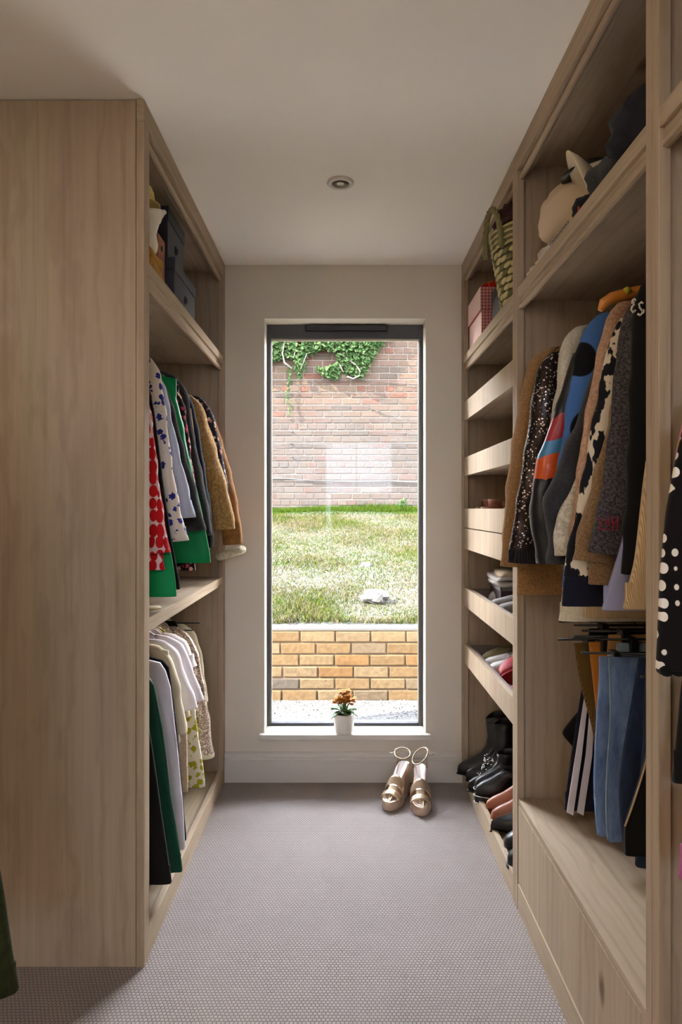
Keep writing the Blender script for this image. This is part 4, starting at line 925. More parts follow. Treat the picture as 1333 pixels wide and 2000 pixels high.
bl = leather('black_leather', srgb(24, 21, 21), .38); bs_ = plain('black_rubber', srgb(18, 17, 17), .6); tanl = leather('tan_leather', srgb(156, 92, 66), .4); tsole = plain('brown_sole', srgb(80, 56, 40), .6)
wl = leather('white_leather', srgb(214, 210, 208), .45); wr_ = plain('white_rubber', srgb(226, 222, 214), .55); rl_ = leather('red_suede', srgb(156, 22, 32), .65); khaki = plain('khaki_canvas', srgb(150, 140, 104), .85, bs=.2, bscale=200)
greyc = plain('grey_knit_sneaker', srgb(130, 122, 118), .85, bs=.3, bscale=160); lace = plain('pale_laces', srgb(222, 212, 196), .8)
boot_l = [(0, -.5, .5, 1), (.018, -.5, .5, 1.03), (.035, -.49, .48, 1.0), (.050, -.48, .40, .9), (.068, -.47, .24, .80), (.088, -.46, .10, .76), (.11, -.45, .02, .76), (.15, -.46, -.01, .80), (.20, -.47, .01, .86), (.235, -.48, .02, .88)]
bootlow = boot_l[:7]+[(.13, -.46, 0, .78), (.150, -.46, .01, .8)]
ZF = .0665
S = 'shoes along the floor of the far right wardrobe'
shoe('ankle_boot', 'plain black leather ankle boot with tall shaft, farthest along the wardrobe floor', (.645, 3.065, ZF+.014), PI+.06, bl, bs_, .27, .085, 1.3, boot_l, heel=.035, group=S, cat='boot')
bb, MX, up, _ = shoe('ankle_boot', 'black ankle boot decorated with silver studs', (.665, 2.985, ZF+.014), PI+.02, bl, bs_, .26, .082, 1.0, boot_l, heel=.03, group=S, cat='boot')
studm = plain('silver_studs', (.85, .82, .84), .18, 1.0); rr = random.Random(4)
def studs(parent, Mx, spots, r):
    m = MB()
    for x, y, z in spots: m.lathe([(0, r), (r*.7, r*.6), (r, 0), (.0, -r)], (x, y, z), 8)
    m.xf(Mx).build('studs', studm, parent, smooth=True)['kind'] = 'stuff'
b2, MX2, _, _ = shoe('studded_boot', 'low black boot with clusters of silver studs around the ankle', (.655, 2.905, ZF), PI-.02, bl, bs_, .25, .085, .8, bootlow, heel=.02, group=S, cat='boot')
sp_ = []
for k in range(46):
    a = rr.uniform(-1.6, 1.6); z = rr.uniform(.075, .14); xx = .02+.035*math.cos(a)-(z-.07)*.25; sp_.append((xx+.012, .034*math.sin(a), z+.01))
for k in range(20): sp_.append((rr.uniform(.03, .08), rr.uniform(-.02, .03), .062+rr.uniform(0, .01)))
studs(b2, MX2, sp_, .0032)
for k, (y, lb) in enumerate(((2.865, 'black platform shoe with a pale welt line, beside the studded boot'), (2.80, 'black platform shoe with a pale welt line, beside the tan boots'))):
    t_, Mq, _, _ = shoe('platform_shoe', lb, (.675-.01*k, y, ZF), PI+.05, bl, bs_, .25, .085, .7, bootlow[:6]+[(.10, -.46, .04, .74)], heel=0, st=.032, group=S)
    for zz in (.0315, .004):
        f_ = foot(.25, .085, .7); MB().tube([(x*1.04, y_*1.10, zz) for x, y_ in f_], .0016, 6, closed=True).xf(Mq).build('welt', wr_, t_)
    MB().tube([(.03, -.02, .088), (.045, .02, .086)], .003, 6).xf(Mq).build('lace', studm, t_)
for k, (y, lb) in enumerate(((2.715, 'tan leather ankle boot, farther of the tan pair'), (2.625, 'tan leather ankle boot, nearer of the tan pair'))):
    shoe('tan_boot', lb, (.695, y, ZF), PI+.04, tanl, tsole, .26, .084, .9, bootlow, heel=.022, st=.006, group=S, cat='boot')
shoe('pointed_shoe', 'black flat shoe with a sharp pointed toe', (.675, 2.535, ZF+.004), PI+.05, bl, tsole, .26, .078, 2.0, heel=.03, group=S)
for k, (y, x, lb) in enumerate(((2.40, .70, 'rounded black leather shoe, farther of the nearest black pair'), (2.285, .685, 'rounded black leather shoe, nearest the oak upright'))):
    shoe('black_shoe', lb, (x, y, ZF), PI-.03, bl, bs_, .27, .10, .4, boot_l[:6]+[(.10, -.46, .08, .78)], heel=.012, st=.012, group=S)

# drawer at knee height
ZT = .562+.0145
shoe('espadrille', 'khaki canvas espadrille lying at the far end of the lowest open drawer', (.70, 2.99, ZT), PI+.5, khaki, plain('jute', srgb(190, 164, 120), .9), .24, .09, .5, st=.018)
for y, lb in ((2.87, 'white leather sneaker, farther of two beside the red shoes'), (2.775, 'white leather sneaker, nearer of two beside the red shoes')):
    t_, Mq, _, _ = shoe('white_sneaker', lb, (.71, y, ZT), PI+.1, wl, wr_, .26, .092, .4, heel=0, st=.016, group='white sneakers in the lowest open drawer')
    for k in range(4): MB().tube([(.035-.02*k, -.02, .066+.004*k), (.028-.02*k, .02, .066+.004*k)], .0025, 6).xf(Mq).build('lace', lace, t_)
t_, Mq, _, _ = shoe('red_shoe', 'red suede shoe tipped up on its side, pale laces', (.72, 2.60, ZT+.052), PI+.25, rl_, rl_, .25, .09, .7, levels=[(0, -.5, .5, 1), (.02, -.5, .5, 1.05), (.045, -.49, .47, 1.0), (.07, -.48, .36, .9), (.095, -.48, .18, .82)], roll=1.05)
for k in range(5): MB().tube([(.07-.025*k, -.025, .088+.004*k), (.06-.025*k, .03, .092+.004*k)], .003, 6).xf(Mq).build('lace', lace, t_)
t_, Mq, _, _ = shoe('red_shoe', 'red suede shoe with a bow, standing flat in the lowest open drawer', (.70, 2.45, ZT), PI+.1, rl_, bs_, .25, .088, .9, st=.008)
MB().tube([(.07, -.02, .052), (.085, 0, .064), (.07, .02, .052), (.06, 0, .056), (.07, -.02, .052)], .004, 6).xf(Mq).build('bow', rl_, t_)
shoe('green_shoe', 'dark green patent shoe at the near end of the lowest open drawer', (.72, 2.31, ZT), PI+.1, leather('green_patent', srgb(46, 60, 38), .2), bs_, .24, .085, .7)

# folded things and soft lumps
def folded(name, label, cat, c, s, mat, layers=3, seed=1, group=None, yaw=0):
    t = thing(name, label, cat, c, group); r = random.Random(seed)
    for k in range(layers):
        h = s[2]/layers; n = 26; rings = []
        for q in range(7):
            a = -PI/2+PI*q/6; sc = 1-.10*(1-math.cos(a))*.9; z = c[2]+h*(k+.5)+h*.5*math.sin(a)
            rings.append([(c[0]+se(0, s[0]/2*sc, 1, 2*PI*j/n, .4)[0]*(1+.03*math.sin(j+k*3)), c[1]+se(0, 1, s[1]/2*sc, 2*PI*j/n, .4)[1], z+.006*math.sin(j*.9+k*2+seed)*(1 if 0 < q < 6 or k else 0)+r.uniform(-.001, .001)) for j in range(n)])
        MB().loft(rings).build('fold', mat, t, smooth=True)
    return t
def lump(name, label, cat, c, s, mat, seed, amp=.25, sub=4, flat=True, group=None):
    bm = bmesh.new(); bmesh.ops.create_icosphere(bm, subdivisions=sub, radius=1)
    for v in bm.verts:
        n = noise.noise(v.co*1.6+Vector((seed, 0, 0)))+.5*noise.noise(v.co*4+Vector((seed, 4, 0)))+.25*noise.noise(v.co*9+Vector((seed, 9, 0)))
        p = v.co*(1+amp*n); z = p.z
        if flat: z = max(z, -.92)
        v.co = Vector((p.x*s[0], p.y*s[1], (z+(.92 if flat else 0))*s[2]))
    me = bpy.data.meshes.new(name); bm.to_mesh(me); bm.free(); me.materials.append(mat)
    me.polygons.foreach_set('use_smooth', [True]*len(me.polygons))
    o = bpy.data.objects.new(name, me); C.objects.link(o); o.location = c; WL[o.name] = Vector(c)
    return tag(o, label, cat, group)
ZT = .822+.0145
gb_ = thing('shoe_box', 'dark maroon shoe box under a pile of folded pale knits', 'box', (.78, 2.93, ZT))
MB().box(.66, .93, 2.86, 3.06, ZT, ZT+.085).build('body', plain('maroon_card', srgb(60, 34, 40), .5), gb_, bevel=.002); MB().box(.656, .934, 2.856, 3.064, ZT+.0855, ZT+.104).build('lid', plain('grey_card', srgb(120, 108, 106), .5), gb_, bevel=.002)
folded('folded_jumper', 'pale grey knit folded on the maroon shoe box', 'jumper', (.76, 2.95, ZT+.1045), (.25, .24, .040), plain('pale_grey_knit', srgb(196, 190, 186), .95, bs=.5, bscale=200), 2, 2)
folded('folded_scarf', 'olive beige scarf folded on the pale grey knit', 'scarf', (.77, 2.92, ZT+.146), (.23, .22, .020), K['beige'], 1, 5)
MB_ = shoe('sneaker', 'off-white flat sneaker at the far end of the knee-high drawer', (.69, 3.02, ZT), PI+.9, wl, wr_, .16, .07, .4, st=.01)
for y, lb in ((2.73, 'grey knit sneaker with looped pale laces, beside the shoe box'), (2.60, 'grey knit sneaker with loose pale laces, middle of the drawer'), (2.40, 'grey knit sneaker with pale laces, near the oak upright')):
    t_, Mq, _, _ = shoe('grey_sneaker', lb, (.70, y, ZT), PI+.15, greyc, wr_, .26, .095, .4, st=.02, group='grey sneakers in an open drawer')
    for k in range(6): MB().tube([(.075-.02*k+.004*math.sin(5*a), .032*math.cos(a), .050+.003*k+.018*math.sin(a)) for a in [PI*i/8 for i in range(9)]], .0032, 6).xf(Mq).build('lace', lace, t_)
lump('dark_bag', 'small black leather bag squashed behind the grey sneakers', 'bag', (.84, 2.62, ZT), (.07, .14, .075), bl, 3, .2)
lump('beanie', 'turquoise woolly hat at the near end of the knee-high drawer', 'hat', (.64, 2.30, ZT), (.035, .04, .02), plain('turquoise_wool', srgb(30, 150, 170), .9, bs=.5), 7, .2)
# drawer 3: brown heeled sandals, drawer 2: strappy sandal, drawer 1: rolled clutch
ZT = 1.181+.0145
for y, lb in ((3.01, 'brown leather heeled sandal, farther of the pair on top of the double drawer'), (2.90, 'brown leather heeled sandal, nearer of the pair on top of the double drawer')):
    t_, Mq, _, rise = shoe('brown_sandal', lb, (.70, y, ZT+.045), PI-.1, leather('brown_sandal_leather', srgb(130, 88, 60), .45), plain('cork', srgb(186, 150, 104), .8), .23, .08, .6, levels=[(0, -.5, .5, 1), (.006, -.5, .5, 1), (.012, -.49, .49, .9)], heel=.06, heelr=.02, st=.022, group='brown heeled sandals')
    MB().tube([(-.10+.05*math.sin(a)*.2, .034*math.cos(a), .09+.055*math.sin(a)+.02) for a in [PI*i/10 for i in range(11)]], .003, 6).xf(Mq).build('ankle_strap', tanl, t_)
    MB().loft([[(x, .044*math.cos(a), .022+.045*math.sin(a)) for a in [PI*i/10 for i in range(11)]]+[(x, .041*math.cos(a), .022+.042*math.sin(a)) for a in [PI*i/10 for i in range(10, -1, -1)]] for x in (.03, .085)]).xf(Mq).build('toe_strap', tanl, t_, smooth=True)
ZT = 1.416+.0145
t_, Mq, _, _ = shoe('strappy_sandal', 'thin strapped pale sandal just showing over the fourth drawer front', (.70, 2.72, ZT), PI+.2, leather('nude_leather', srgb(206, 176, 146), .4), tsole, .24, .08, .6, levels=[(0, -.5, .5, 1), (.006, -.5, .5, 1), (.01, -.49, .49, .9)], heel=.07, heelr=.014, st=.012)
for x0, h in ((-.09, .075), (-.05, .05), (.06, .06)): MB().tube([(x0+.01*math.sin(a), .036*math.cos(a), .07*(x0 < 0)+.02+h*math.sin(a)) for a in [PI*i/10 for i in range(11)]], .003, 6).xf(Mq).build('strap', lace, t_)
ZT = 1.667+.0145
o = thing('clutch_bag', 'rolled gold and green clutch at the far end of the top drawer', 'bag', (.64, 3.03, ZT))
MB().loft([[(.60+.15*i/10, 3.03+.045*math.cos(a)*(1-.25*abs(i/5-1)**3), ZT+.048+.045*math.sin(a)*(1-.25*abs(i/5-1)**3)) for a in [2*PI*k/20 for k in range(20)]] for i in range(11)]).build('body', fab('gold_weave', srgb(130, 104, 50), srgb(170, 150, 90), 'marl', 60, rough=.5), o, smooth=True)
MB().tube([(.60, 3.03+.035*math.cos(a), ZT+.048+.035*math.sin(a)) for a in [2*PI*k/16 for k in range(16)]], .005, 6, closed=True).build('rim', K['camel'], o)

# gift box, dark box, basket, hat in the upper far right compartment
ZS = 1.9655
ging = fab('pink_gingham', srgb(226, 176, 172), srgb(176, 70, 72), 'check', 75, rough=.6)
bx_ = thing('gift_box', 'pale pink gift box with a gingham side on the far upper right shelf', 'box', (.66, 2.95, ZS))
pink = plain('pale_pink_card', srgb(232, 194, 184), .55)
MB().box(.575, .80, 2.835, 3.10, ZS, ZS+.125).build('body', ging, bx_, bevel=.002)
MB().box(.5735, .575, 2.834, 3.101, ZS, ZS+.122).build('front', pink, bx_)
ld = MB().box(.570, .805, 2.83, 3.105, ZS+.1255, ZS+.222).build('lid', ging, bx_, bevel=.002); MB().box(.568, .570, 2.829, 3.106, ZS+.126, ZS+.2215).build('front', pink, ld)
MB().box(.5672, .5700, 2.829, 3.106, ZS+.1235, ZS+.1262).build('ribbon', plain('red_ribbon', srgb(200, 50, 56), .5), bx_)
lump('red_scarf', 'crumpled orange and red scarf on top of the pink gift box', 'scarf', (.66, 2.93, ZS+.222), (.07, .09, .025), fab('red_scarf', srgb(190, 34, 24), srgb(214, 96, 30), 'patch', 18), 4, .25)
b_ = thing('storage_box', 'dark grey box between the pink gift box and the basket', 'box', (.75, 2.70, ZS)); dk = plain('dark_grey_card', srgb(58, 50, 52), .6)
MB().box(.61, .88, 2.60, 2.80, ZS, ZS+.15).build('body', dk, b_, bevel=.002); MB().box(.607, .883, 2.597, 2.803, ZS+.151, ZS+.185).build('lid', dk, b_, bevel=.002)
bk = thing('basket', 'tall woven seagrass basket with looped handles on the upper right shelf', 'basket', (.685, 2.40, ZS))
cx, cy = .685, 2.40; sg = plain('pale_seagrass', srgb(198, 180, 128), .8, bs=.6, bscale=90, var=.15); sg2 = plain('green_seagrass', srgb(126, 118, 76), .8, bs=.6, bscale=90, var=.15)
rb = lambda z: .125+.045*(z/.27)
MB().lathe([(0, 0), (rb(0)-.012, 0), (rb(.27)-.012, .262), (rb(.27)-.02, .262), (rb(.1)-.02, .02), (0, .02)], (cx, cy, ZS+.001), 40).build('body', sg2, bk, smooth=True)
m = MB(); m2 = MB()
for row in range(8):
    z = .018+row*.0235; n = 30
    for k in range(n):
        a = 2*PI*(k+.5*(row % 2))/n; R0 = rb(z)-.004; u = Vector((math.cos(a), math.sin(a), 0)); t0 = Vector((-math.sin(a), math.cos(a), 0))
        c0 = Vector((cx, cy, ZS+z))+u*R0
        (m if (k+row) % 3 else m2).loft([[tuple(c0+t0*s_*.0165+u*(math.cos(b)*.007*w_)+Vector((0, 0, 1))*(math.sin(b)*.0105*w_+s_*.004)) for b in [2*PI*q/7 for q in range(7)]] for s_, w_ in ((-1, .35), (-.5, .9), (.3, 1), (1, .4))])
for row in range(7):
    z = .205+row*.009; pts = [(cx+(rb(z)-.003+.003*math.sin(k*2.2+row*3))*math.cos(2*PI*k/48), cy+(rb(z)-.003+.003*math.sin(k*2.2+row*3))*math.sin(2*PI*k/48), ZS+z) for k in range(48)]
    (m2 if row % 2 else m).tube(pts, .0052, 6, closed=True)
m.build('weave', sg, bk, smooth=True)['kind'] = 'stuff'; m2.build('weave', sg2, bk, smooth=True)['kind'] = 'stuff'
for a0 in (PI*1.08, PI*.08):
    u = Vector((math.cos(a0), math.sin(a0), 0)); t0 = Vector((-math.sin(a0), math.cos(a0), 0)); h_ = MB()
    for st in range(3):
        pts = []
        for k in range(25):
            q = k/24; b = PI*q; c0 = Vector((cx, cy, ZS+.235))+u*(.172+.008*math.sin(b))+t0*(.062*math.cos(b))+Vector((0, 0, .095*math.sin(b)-.05*abs(math.cos(b))**4))
            tw = k*1.1+st*2.09; pts.append(c0+u*(.0055*math.cos(tw))+Vector((0, 0, .0055*math.sin(tw))))
        h_.tube(pts, .0062, 6)
    h_.build('handle', sg2, bk, smooth=True)
lump('brown_hat', 'dark brown felt hat bundled in the top of the basket', 'hat', (.665, 2.37, ZS+.255), (.145, .13, .05), plain('dark_brown_felt', srgb(58, 30, 24), .85, bs=.2), 6, .28)

# upper middle right shelf
creamc = plain('cream_canvas', srgb(206, 182, 152), .85, bs=.25, bscale=160)
def sunhat(name, label, c, R, mat, rot, brim=.075):
    t = thing(name, label, 'hat', c); Mx = Matrix.Translation(c) @ rot
    MB().lathe([(R*.55, R*.95), (R*.80, R*.88), (R*.92, R*.6), (R, 0), (R*.985, 0), (R*.90, R*.58), (R*.5, R*.86)], (0, 0, 0), 36).xf(Mx).build('crown', mat, t, smooth=True)
    MB().lathe([(0, R*1.0), (R*.56, R*.955), (R*.56, R*.93), (0, R*.96)], (0, 0, 0), 36).xf(Mx).build('crown_top', mat, t, smooth=True)
    MB().lathe([(R, .002), (R+brim*.6, -brim*.30), (R+brim, -brim*.62), (R+brim, -brim*.68), (R+brim*.6, -brim*.36), (R, -.004)], (0, 0, 0), 44).xf(Mx).build('brim', mat, t, smooth=True)
    return t
lump('cream_cap', 'soft cream canvas hat bulging at the far end of the middle top shelf', 'hat', (.69, 1.99, ZS+.065), (.115, .105, .098), creamc, 12, .14)
sunhat('sun_hat', 'cream bucket hat with a curved brim leaning on the canvas hat', (.675, 1.80, ZS+.125), .085, plain('pale_cotton', srgb(218, 200, 170), .85, bs=.2), Matrix.Rotation(1.2, 4, 'Y') @ Matrix.Rotation(.35, 4, 'X'), .055)
lump('leather_bag', 'chestnut leather bag under the cream hats', 'bag', (.66, 1.955, ZS), (.055, .12, .047), leather('chestnut_leather', srgb(134, 78, 34), .35), 9, .15)
o = thing('hat_strap', 'black ribbon hat perched above the cream canvas hat', 'hat', (.70, 1.93, ZS+.235))
MB().lathe([(0, .028), (.045, .026), (.06, .01), (.085, .0), (.09, -.004), (.06, -.004), (0, -.002)], (.70, 1.90, ZS+.232), 26).build('crown', bl, o, smooth=True)
MB().tube([(.66, 1.94, ZS+.235), (.645, 1.97, ZS+.215), (.635, 1.98, ZS+.195)], .008, 6).build('ribbon', bl, o)
lump('lace_top', 'crumpled white lace top at the far front corner of the shelf', 'top', (.605, 2.10, ZS), (.035, .055, .028), plain('white_lace', srgb(214, 200, 182), .9, bs=.9, bscale=120), 15, .3)
lump('lace_top', 'second ruffle of white lace beside a black handbag', 'top', (.605, 2.00, ZS), (.035, .06, .036), plain('white_lace_two', srgb(206, 194, 176), .9, bs=.9, bscale=120), 19, .35)
hb = thing('handbag', 'small black handbag with chain, at the front of the middle top shelf', 'bag', (.62, 1.86, ZS))
MB().box(.592, .64, 1.79, 1.93, ZS, ZS+.05).build('body', bl, hb, bevel=.012)
MB().loft([[(.590, y, ZS+.051), (.586, y, ZS+.03), (.588, y, ZS+.028), (.64, y, ZS+.056)] for y in (1.79, 1.93)]).build('flap', bl, hb)
m = MB()
for k in range(16): m.tube([(.594+.004*math.cos(a)*(k % 2), 1.80+k*.0105+.006*math.cos(a), ZS+.058+.004*math.sin(a)) for a in [2*PI*q/8 for q in range(8)]], .0012, 5, closed=True)
m.build('chain', M['chrome'], hb)
bkden = fab('black_denim', srgb(26, 25, 32), srgb(46, 44, 52), 'denim')
lump('jacket', 'black jacket bundled with grey seams, filling the near end of the middle top shelf', 'jacket', (.74, 1.40, ZS), (.165, .17, .085), bkden, 22, .30)
lump('jumper', 'dark charcoal jumper folded behind the bundled black jacket', 'jumper', (.70, 1.62, ZS), (.12, .10, .078), K['charcoal'], 25, .24)
jb = lump('jeans', 'black jeans with a red tag squashed below the charcoal jumper', 'trousers', (.63, 1.71, ZS), (.05, .055, .048), bkden, 31, .22)
MB().box(.578, .580, 1.675, 1.682, ZS+.02, ZS+.045).build('red_tag', K['redpat'] if False else plain('red_tag', srgb(190, 30, 44), .7), jb, loc=(.63, 1.71, ZS))
bg_ = lump('leather_tote', 'black leather bag with brass ring on the nearest right shelf', 'bag', (.70, 1.02, ZS), (.12, .13, .10), bl, 41, .15)
MB().tube([(.578, 1.09+.016*math.cos(a), ZS+.09+.016*math.sin(a)) for a in [2*PI*k/14 for k in range(14)]], .0025, 6, closed=True).build('ring', plain('brass', srgb(190, 160, 90), .25, 1.0), bg_, loc=(.70, 1.02, ZS))

# upper left shelf
navyc = plain('navy_card', srgb(36, 36, 48), .55); navyd = plain('navy_card_edge', srgb(30, 30, 44), .55)
def boxl(label, x0, x1, y0, y1, z0, z1, lid):
    t = thing('storage_box', label, 'box', (-(x0+x1)/2, (y0+y1)/2, z0), 'navy storage boxes')
    MB().box(-x0, -x1, y0, y1, z0, z1-lid-.001).build('body', navyc, t, bevel=.0015)
    MB().box(-(x0-.004), -(x1+.004), y0-.004, y1+.004, z1-lid, z1).build('lid', navyc, t, bevel=.0015)
    cy_ = (y0+y1)/2; h = MB(); zc = z0+(z1-lid-z0)*.5
    m_ = MB().tube([(-x0+.002, cy_+.014*math.cos(a), zc+.014*math.sin(a)) for a in [2*PI*k/18 for k in range(18)]], .003, 6, closed=True); m_.build('ring_pull', M['black'], t, smooth=True)
    return t
boxl('large navy cardboard box with lid, standing lowest on the upper left shelf', .575, .92, 2.32, 2.64, ZS, ZS+.155, .04)
boxl('smaller navy cardboard box with a ring pull, on top of the large one', .60, .90, 2.33, 2.56, ZS+.156, ZS+.335, .045)
ob = thing('leather_box', 'chestnut brown leather box beside the navy boxes', 'box', (-.74, 2.255, ZS)); ol = leather('orange_leather', srgb(150, 86, 50), .45)
MB().box(-.60, -.88, 2.21, 2.30, ZS, ZS+.20).build('body', ol, ob, bevel=.008); MB().lathe([(0, .004), (.008, .003), (.01, 0), (0, 0)], (0, 0, 0), 14).xf(Matrix.Translation((-.60, 2.255, ZS+.16)) @ Matrix.Rotation(PI/2, 4, 'Y')).build('clasp', M['black'], ob)
folded('folded_cardigan', 'mustard ribbed cardigan folded at the front of the upper left shelf', 'cardigan', (-.665, 2.105, ZS), (.19, .19, .085), fab('mustard_rib', srgb(140, 98, 34), srgb(196, 146, 62), 'rib', 110), 3, 8)
tb = thing('tote_bag', 'slouched white cotton tote bag lying on the mustard cardigan', 'bag', (-.63, 2.12, ZS+.09))
MB().loft([[(-.63+a*(.045+.02*q/8+.006*math.sin(q*1.1)), 2.12+b*(.035+.008*math.sin(q*.9)), ZS+.090+q*.0155+.012*a*(q > 5)) for a, b in [(math.cos(2*PI*k/24)*(1+.05*math.sin(5*k)), math.sin(2*PI*k/24)) for k in range(24)]] for q in range(9)]).build('body', plain('white_canvas', srgb(234, 226, 208), .85, bs=.3), tb, smooth=True)
MB().tube([(-.575, 2.12, ZS+.19), (-.556, 2.12, ZS+.225), (-.56, 2.14, ZS+.232), (-.60, 2.15, ZS+.212)], .007, 8).build('handle', plain('white_strap', srgb(226, 216, 200), .8), tb, smooth=True)
sunhat('straw_hat', 'pale straw hat on top of the white tote bag', (-.635, 2.11, ZS+.250), .052, plain('pale_straw', srgb(222, 200, 130), .7, bs=.4, bscale=140), Matrix.Identity(4), .016)

# ------------------------------------------------------------------ plant on the sill
SZ = WZ0+.02
pc = Vector((0.003, 3.170, SZ+.0005))
pl = thing('potted_plant', 'small white pot of orange kalanchoe flowers on the window sill', 'plant', tuple(pc))
MB().lathe([(0, 0), (.034, 0), (.040, .004), (.045, .016), (.047, .05), (.0475, .090), (.0455, .093), (.043, .090), (.042, .078), (0, .076)], pc, 40).build('pot', plain('white_ceramic', srgb(226, 220, 212), .3), pl, smooth=True)
MB().lathe([(0, .080), (.0415, .079)], pc, 24).build('soil', plain('soil', srgb(50, 36, 26), .95), pl)
gl_ = plain('fleshy_green', srgb(58, 92, 34), .45, var=.25, bscale=40); fl = fab('orange_petals', srgb(188, 112, 8), srgb(224, 150, 22), 'marl', 60, rough=.6); stm = plain('stem_green', srgb(92, 116, 52), .7)
rp = random.Random(9)
for k in range(16):
    a = 2*PI*k/16+rp.uniform(-.2, .2); ln = rp.uniform(.045, .072); el = rp.uniform(-.25, .75); r_ = []
    for i in range(7):
        q = i/6; wdt = .017*math.sin(PI*min(1, q*.92+.08))**.7; u = Vector((math.cos(a), math.sin(a), 0)); s_ = Vector((-math.sin(a), math.cos(a), 0))
        c0 = pc+Vector((0, 0, .086))+u*(.008+ln*q)+Vector((0, 0, ln*(math.sin(el)*q+.25*q-.55*q*q)+.012))
        r_.append([c0+s_*wdt+Vector((0, 0, .004)), c0+Vector((0, 0, .0015)), c0-s_*wdt+Vector((0, 0, .004)), c0+Vector((0, 0, -.0015))])
    MB().loft(r_).build('leaf', gl_, pl, smooth=True)
heads = [(-.026, 0, .165), (-.006, .01, .185), (.018, 0, .172), (.034, .005, .155), (.002, -.018, .160), (-.012, .016, .150), (.022, -.014, .146), (-.034, .006, .145), (.012, .012, .19)]
for hx, hy, hzz in heads:
    top = pc+Vector((hx, hy, hzz)); MB().tube([pc+Vector((hx*.2, hy*.2, .085)), pc+Vector((hx*.55, hy*.55, .085+(hzz-.085)*.6)), top-Vector((0, 0, .006))], .0022, 6).build('stem', stm, pl, smooth=True)
    f_ = MB()
    for q in range(16):
        c0 = top+Vector((rp.uniform(-.016, .016), rp.uniform(-.016, .016), rp.uniform(-.012, .006)))
        for pe in range(6):
            a = 2*PI*pe/6+q; d1 = Vector((math.cos(a), math.sin(a), .35)); d2 = Vector((-math.sin(a), math.cos(a), 0))
            f_.add([c0, c0+d1*.006+d2*.0046, c0+d1*.0115, c0+d1*.006-d2*.0046, c0+d1*.005+Vector((0, 0, -.002))], [(0, 1, 2, 3), (0, 4, 1), (1, 4, 2), (2, 4, 3), (3, 4, 0)])
    f_.build('flower_head', fl, pl)

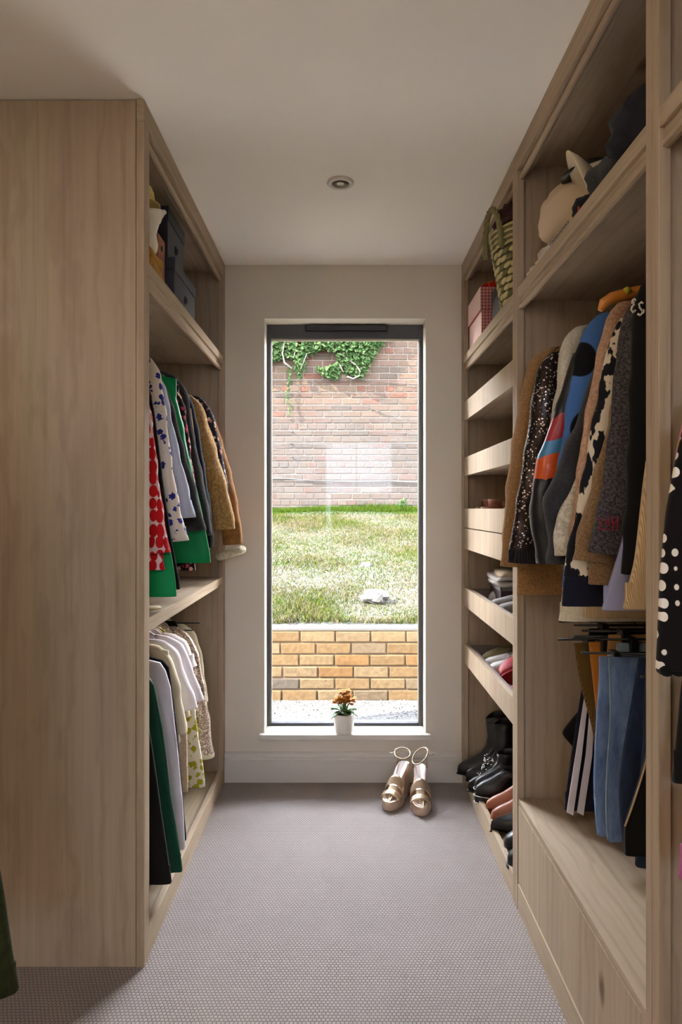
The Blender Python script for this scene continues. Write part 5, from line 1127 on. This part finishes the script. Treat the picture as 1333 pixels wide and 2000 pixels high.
# ------------------------------------------------------------------ gold platform sandals
gold = plain('rose_gold_leather', srgb(206, 180, 152), .30, .8, bs=.05, bscale=50); gold2 = plain('pale_gold_cover', srgb(206, 178, 156), .4, .45)
ins = plain('cream_insole', srgb(222, 204, 196), .55); strp = plain('pale_gold_strap', srgb(176, 156, 128), .45, .3)
def sandal(label, loc, yaw, knot):
    t = thing('platform_sandal', label, 'shoe', loc, 'gold platform sandals'); Mx = Matrix.Translation(loc) @ Matrix.Rotation(yaw, 4, 'Z')
    Ln, W, H, pf = .235, .088, .095, .030; f = foot(Ln, W, .35, 44, .72)
    rise = lambda x: H*sstep(.28*Ln, -.40*Ln, x)
    # platform sits under the front half
    fr = [(x, y) for x, y in f]
    def plate(z0, z1, grow, cut=None):
        rs = []
        for z in (z0, z1):
            rs.append([(x*grow, y*grow, z+rise(x)) for x, y in fr])
        return rs
    pfm = [[(max(x, -.06), y*(1.0), 0.001) for x, y in fr], [(max(x, -.06)*1.01, y*1.02, .004) for x, y in fr], [(max(x, -.06)*1.01, y*1.02, pf*.8+rise(max(x, -.06))) for x, y in fr], [(max(x, -.06)*.995, y, pf+rise(max(x, -.06))) for x, y in fr]]
    MB().loft(pfm).xf(Mx).build('platform', gold2, t, smooth=False)
    s = MB().loft([[(x*1.005, y*1.01, pf-.004+rise(x)) for x, y in fr], [(x*1.01, y*1.03, pf+rise(x)) for x, y in fr], [(x, y, pf+.007+rise(x)) for x, y in fr]]).xf(Mx).build('footbed', gold, t)
    MB().loft([[(x*.93, y*.90, pf+.0065+rise(x)) for x, y in fr], [(x*.91, y*.87, pf+.0095+rise(x)) for x, y in fr]]).xf(Mx).build('insole', ins, s, smooth=False)
    hx = -.088
    m = MB(); hr_ = []
    for z, a, b in ((0.0, .0235, .024), (.03, .0230, .0225), (.08, .026, .025), (pf+rise(hx)-.012, .029, .028)): hr_.append([(hx+se(0, a, b, 2*PI*k/24, .55)[0], se(0, a, b, 2*PI*k/24, .55)[1], z) for k in range(24)])
    MB().loft(hr_).xf(Mx).build('heel', gold2, t, smooth=True)
    MB().loft([[(max(x, -.058)*.98, y*.97, z) for x, y in fr] for z in (-.0, .0012)]).xf(Mx).build('outsole', bs_, t)
    # wide front strap with a keyhole: toe band, middle bar, instep band
    def bandst(x0, x1, h0, h1, a0, a1, nm, n=15, th=.003):
        g = []
        for q in range(6):
            x = x0+(x1-x0)*q/5; h = h0+(h1-h0)*q/5; zz = pf+.004+rise(x); u = [y for xx, y in fr if abs(xx-x) < .02]; wd = max(u)*1.02 if u else W/2
            o_ = [(x, wd*math.cos(a), zz+h*math.sin(a)) for a in [a0+(a1-a0)*i/(n-1) for i in range(n)]]
            i_ = [(x, (wd-th)*math.cos(a), zz+(h-th)*math.sin(a)) for a in [a0+(a1-a0)*i/(n-1) for i in range(n-1, -1, -1)]]
            g.append(o_+i_)
        MB().loft(g).xf(Mx).build(nm, gold, t, smooth=True)
    bandst(.058, .082, .034, .024, 0.02, PI-.02, 'toe_strap'); bandst(.036, .060, .040, .033, PI*.36, PI*.64, 'centre_bar'); bandst(.004, .038, .047, .039, 0.02, PI-.02, 'instep_strap')
    # heel counter straps and the ankle loop
    zt = pf+H
    for sy in (-1, 1): MB().tube([(-.085, sy*.030, zt-.002), (-.095, sy*.030, zt+.03), (-.098, sy*.027, zt+.052)], .0032, 8).xf(Mx).build('back_strap', strp, t, smooth=True)
    lp = [(-.070+.040*math.cos(a), .034*math.sin(a), zt+.056+(.018 if knot else .010)*math.cos(a+.3)*-1+.030*(math.sin(a*1.0)*(.5 if knot else -.3))) for a in [2*PI*k/28 for k in range(28)]]
    MB().tube(lp, .0028, 8, closed=True).xf(Mx).build('ankle_strap', strp, t, smooth=True)
    bx0 = lp[7 if knot else 21]; sgn = 1 if knot else -1
    MB().tube([(bx0[0]+.007*math.cos(a), bx0[1], bx0[2]+.008*math.sin(a)) for a in [2*PI*k/12 for k in range(12)]], .0013, 6, closed=True).xf(Mx).build('buckle', gold, t, smooth=True)
    MB().tube([bx0, (bx0[0]+.008, bx0[1]+sgn*.012, bx0[2]-.012), (bx0[0]+.016, bx0[1]+sgn*.03, bx0[2]-.006)], .0024, 6).xf(Mx).build('strap_end', strp, t, smooth=True)
sandal('rose gold platform sandal on the carpet, farther left of the pair', (.232, 2.965, .0012), -PI/2-.45, False)
sandal('rose gold platform sandal with its strap end sticking out to the right', (.330, 2.925, .0012), -PI/2-.10, True)
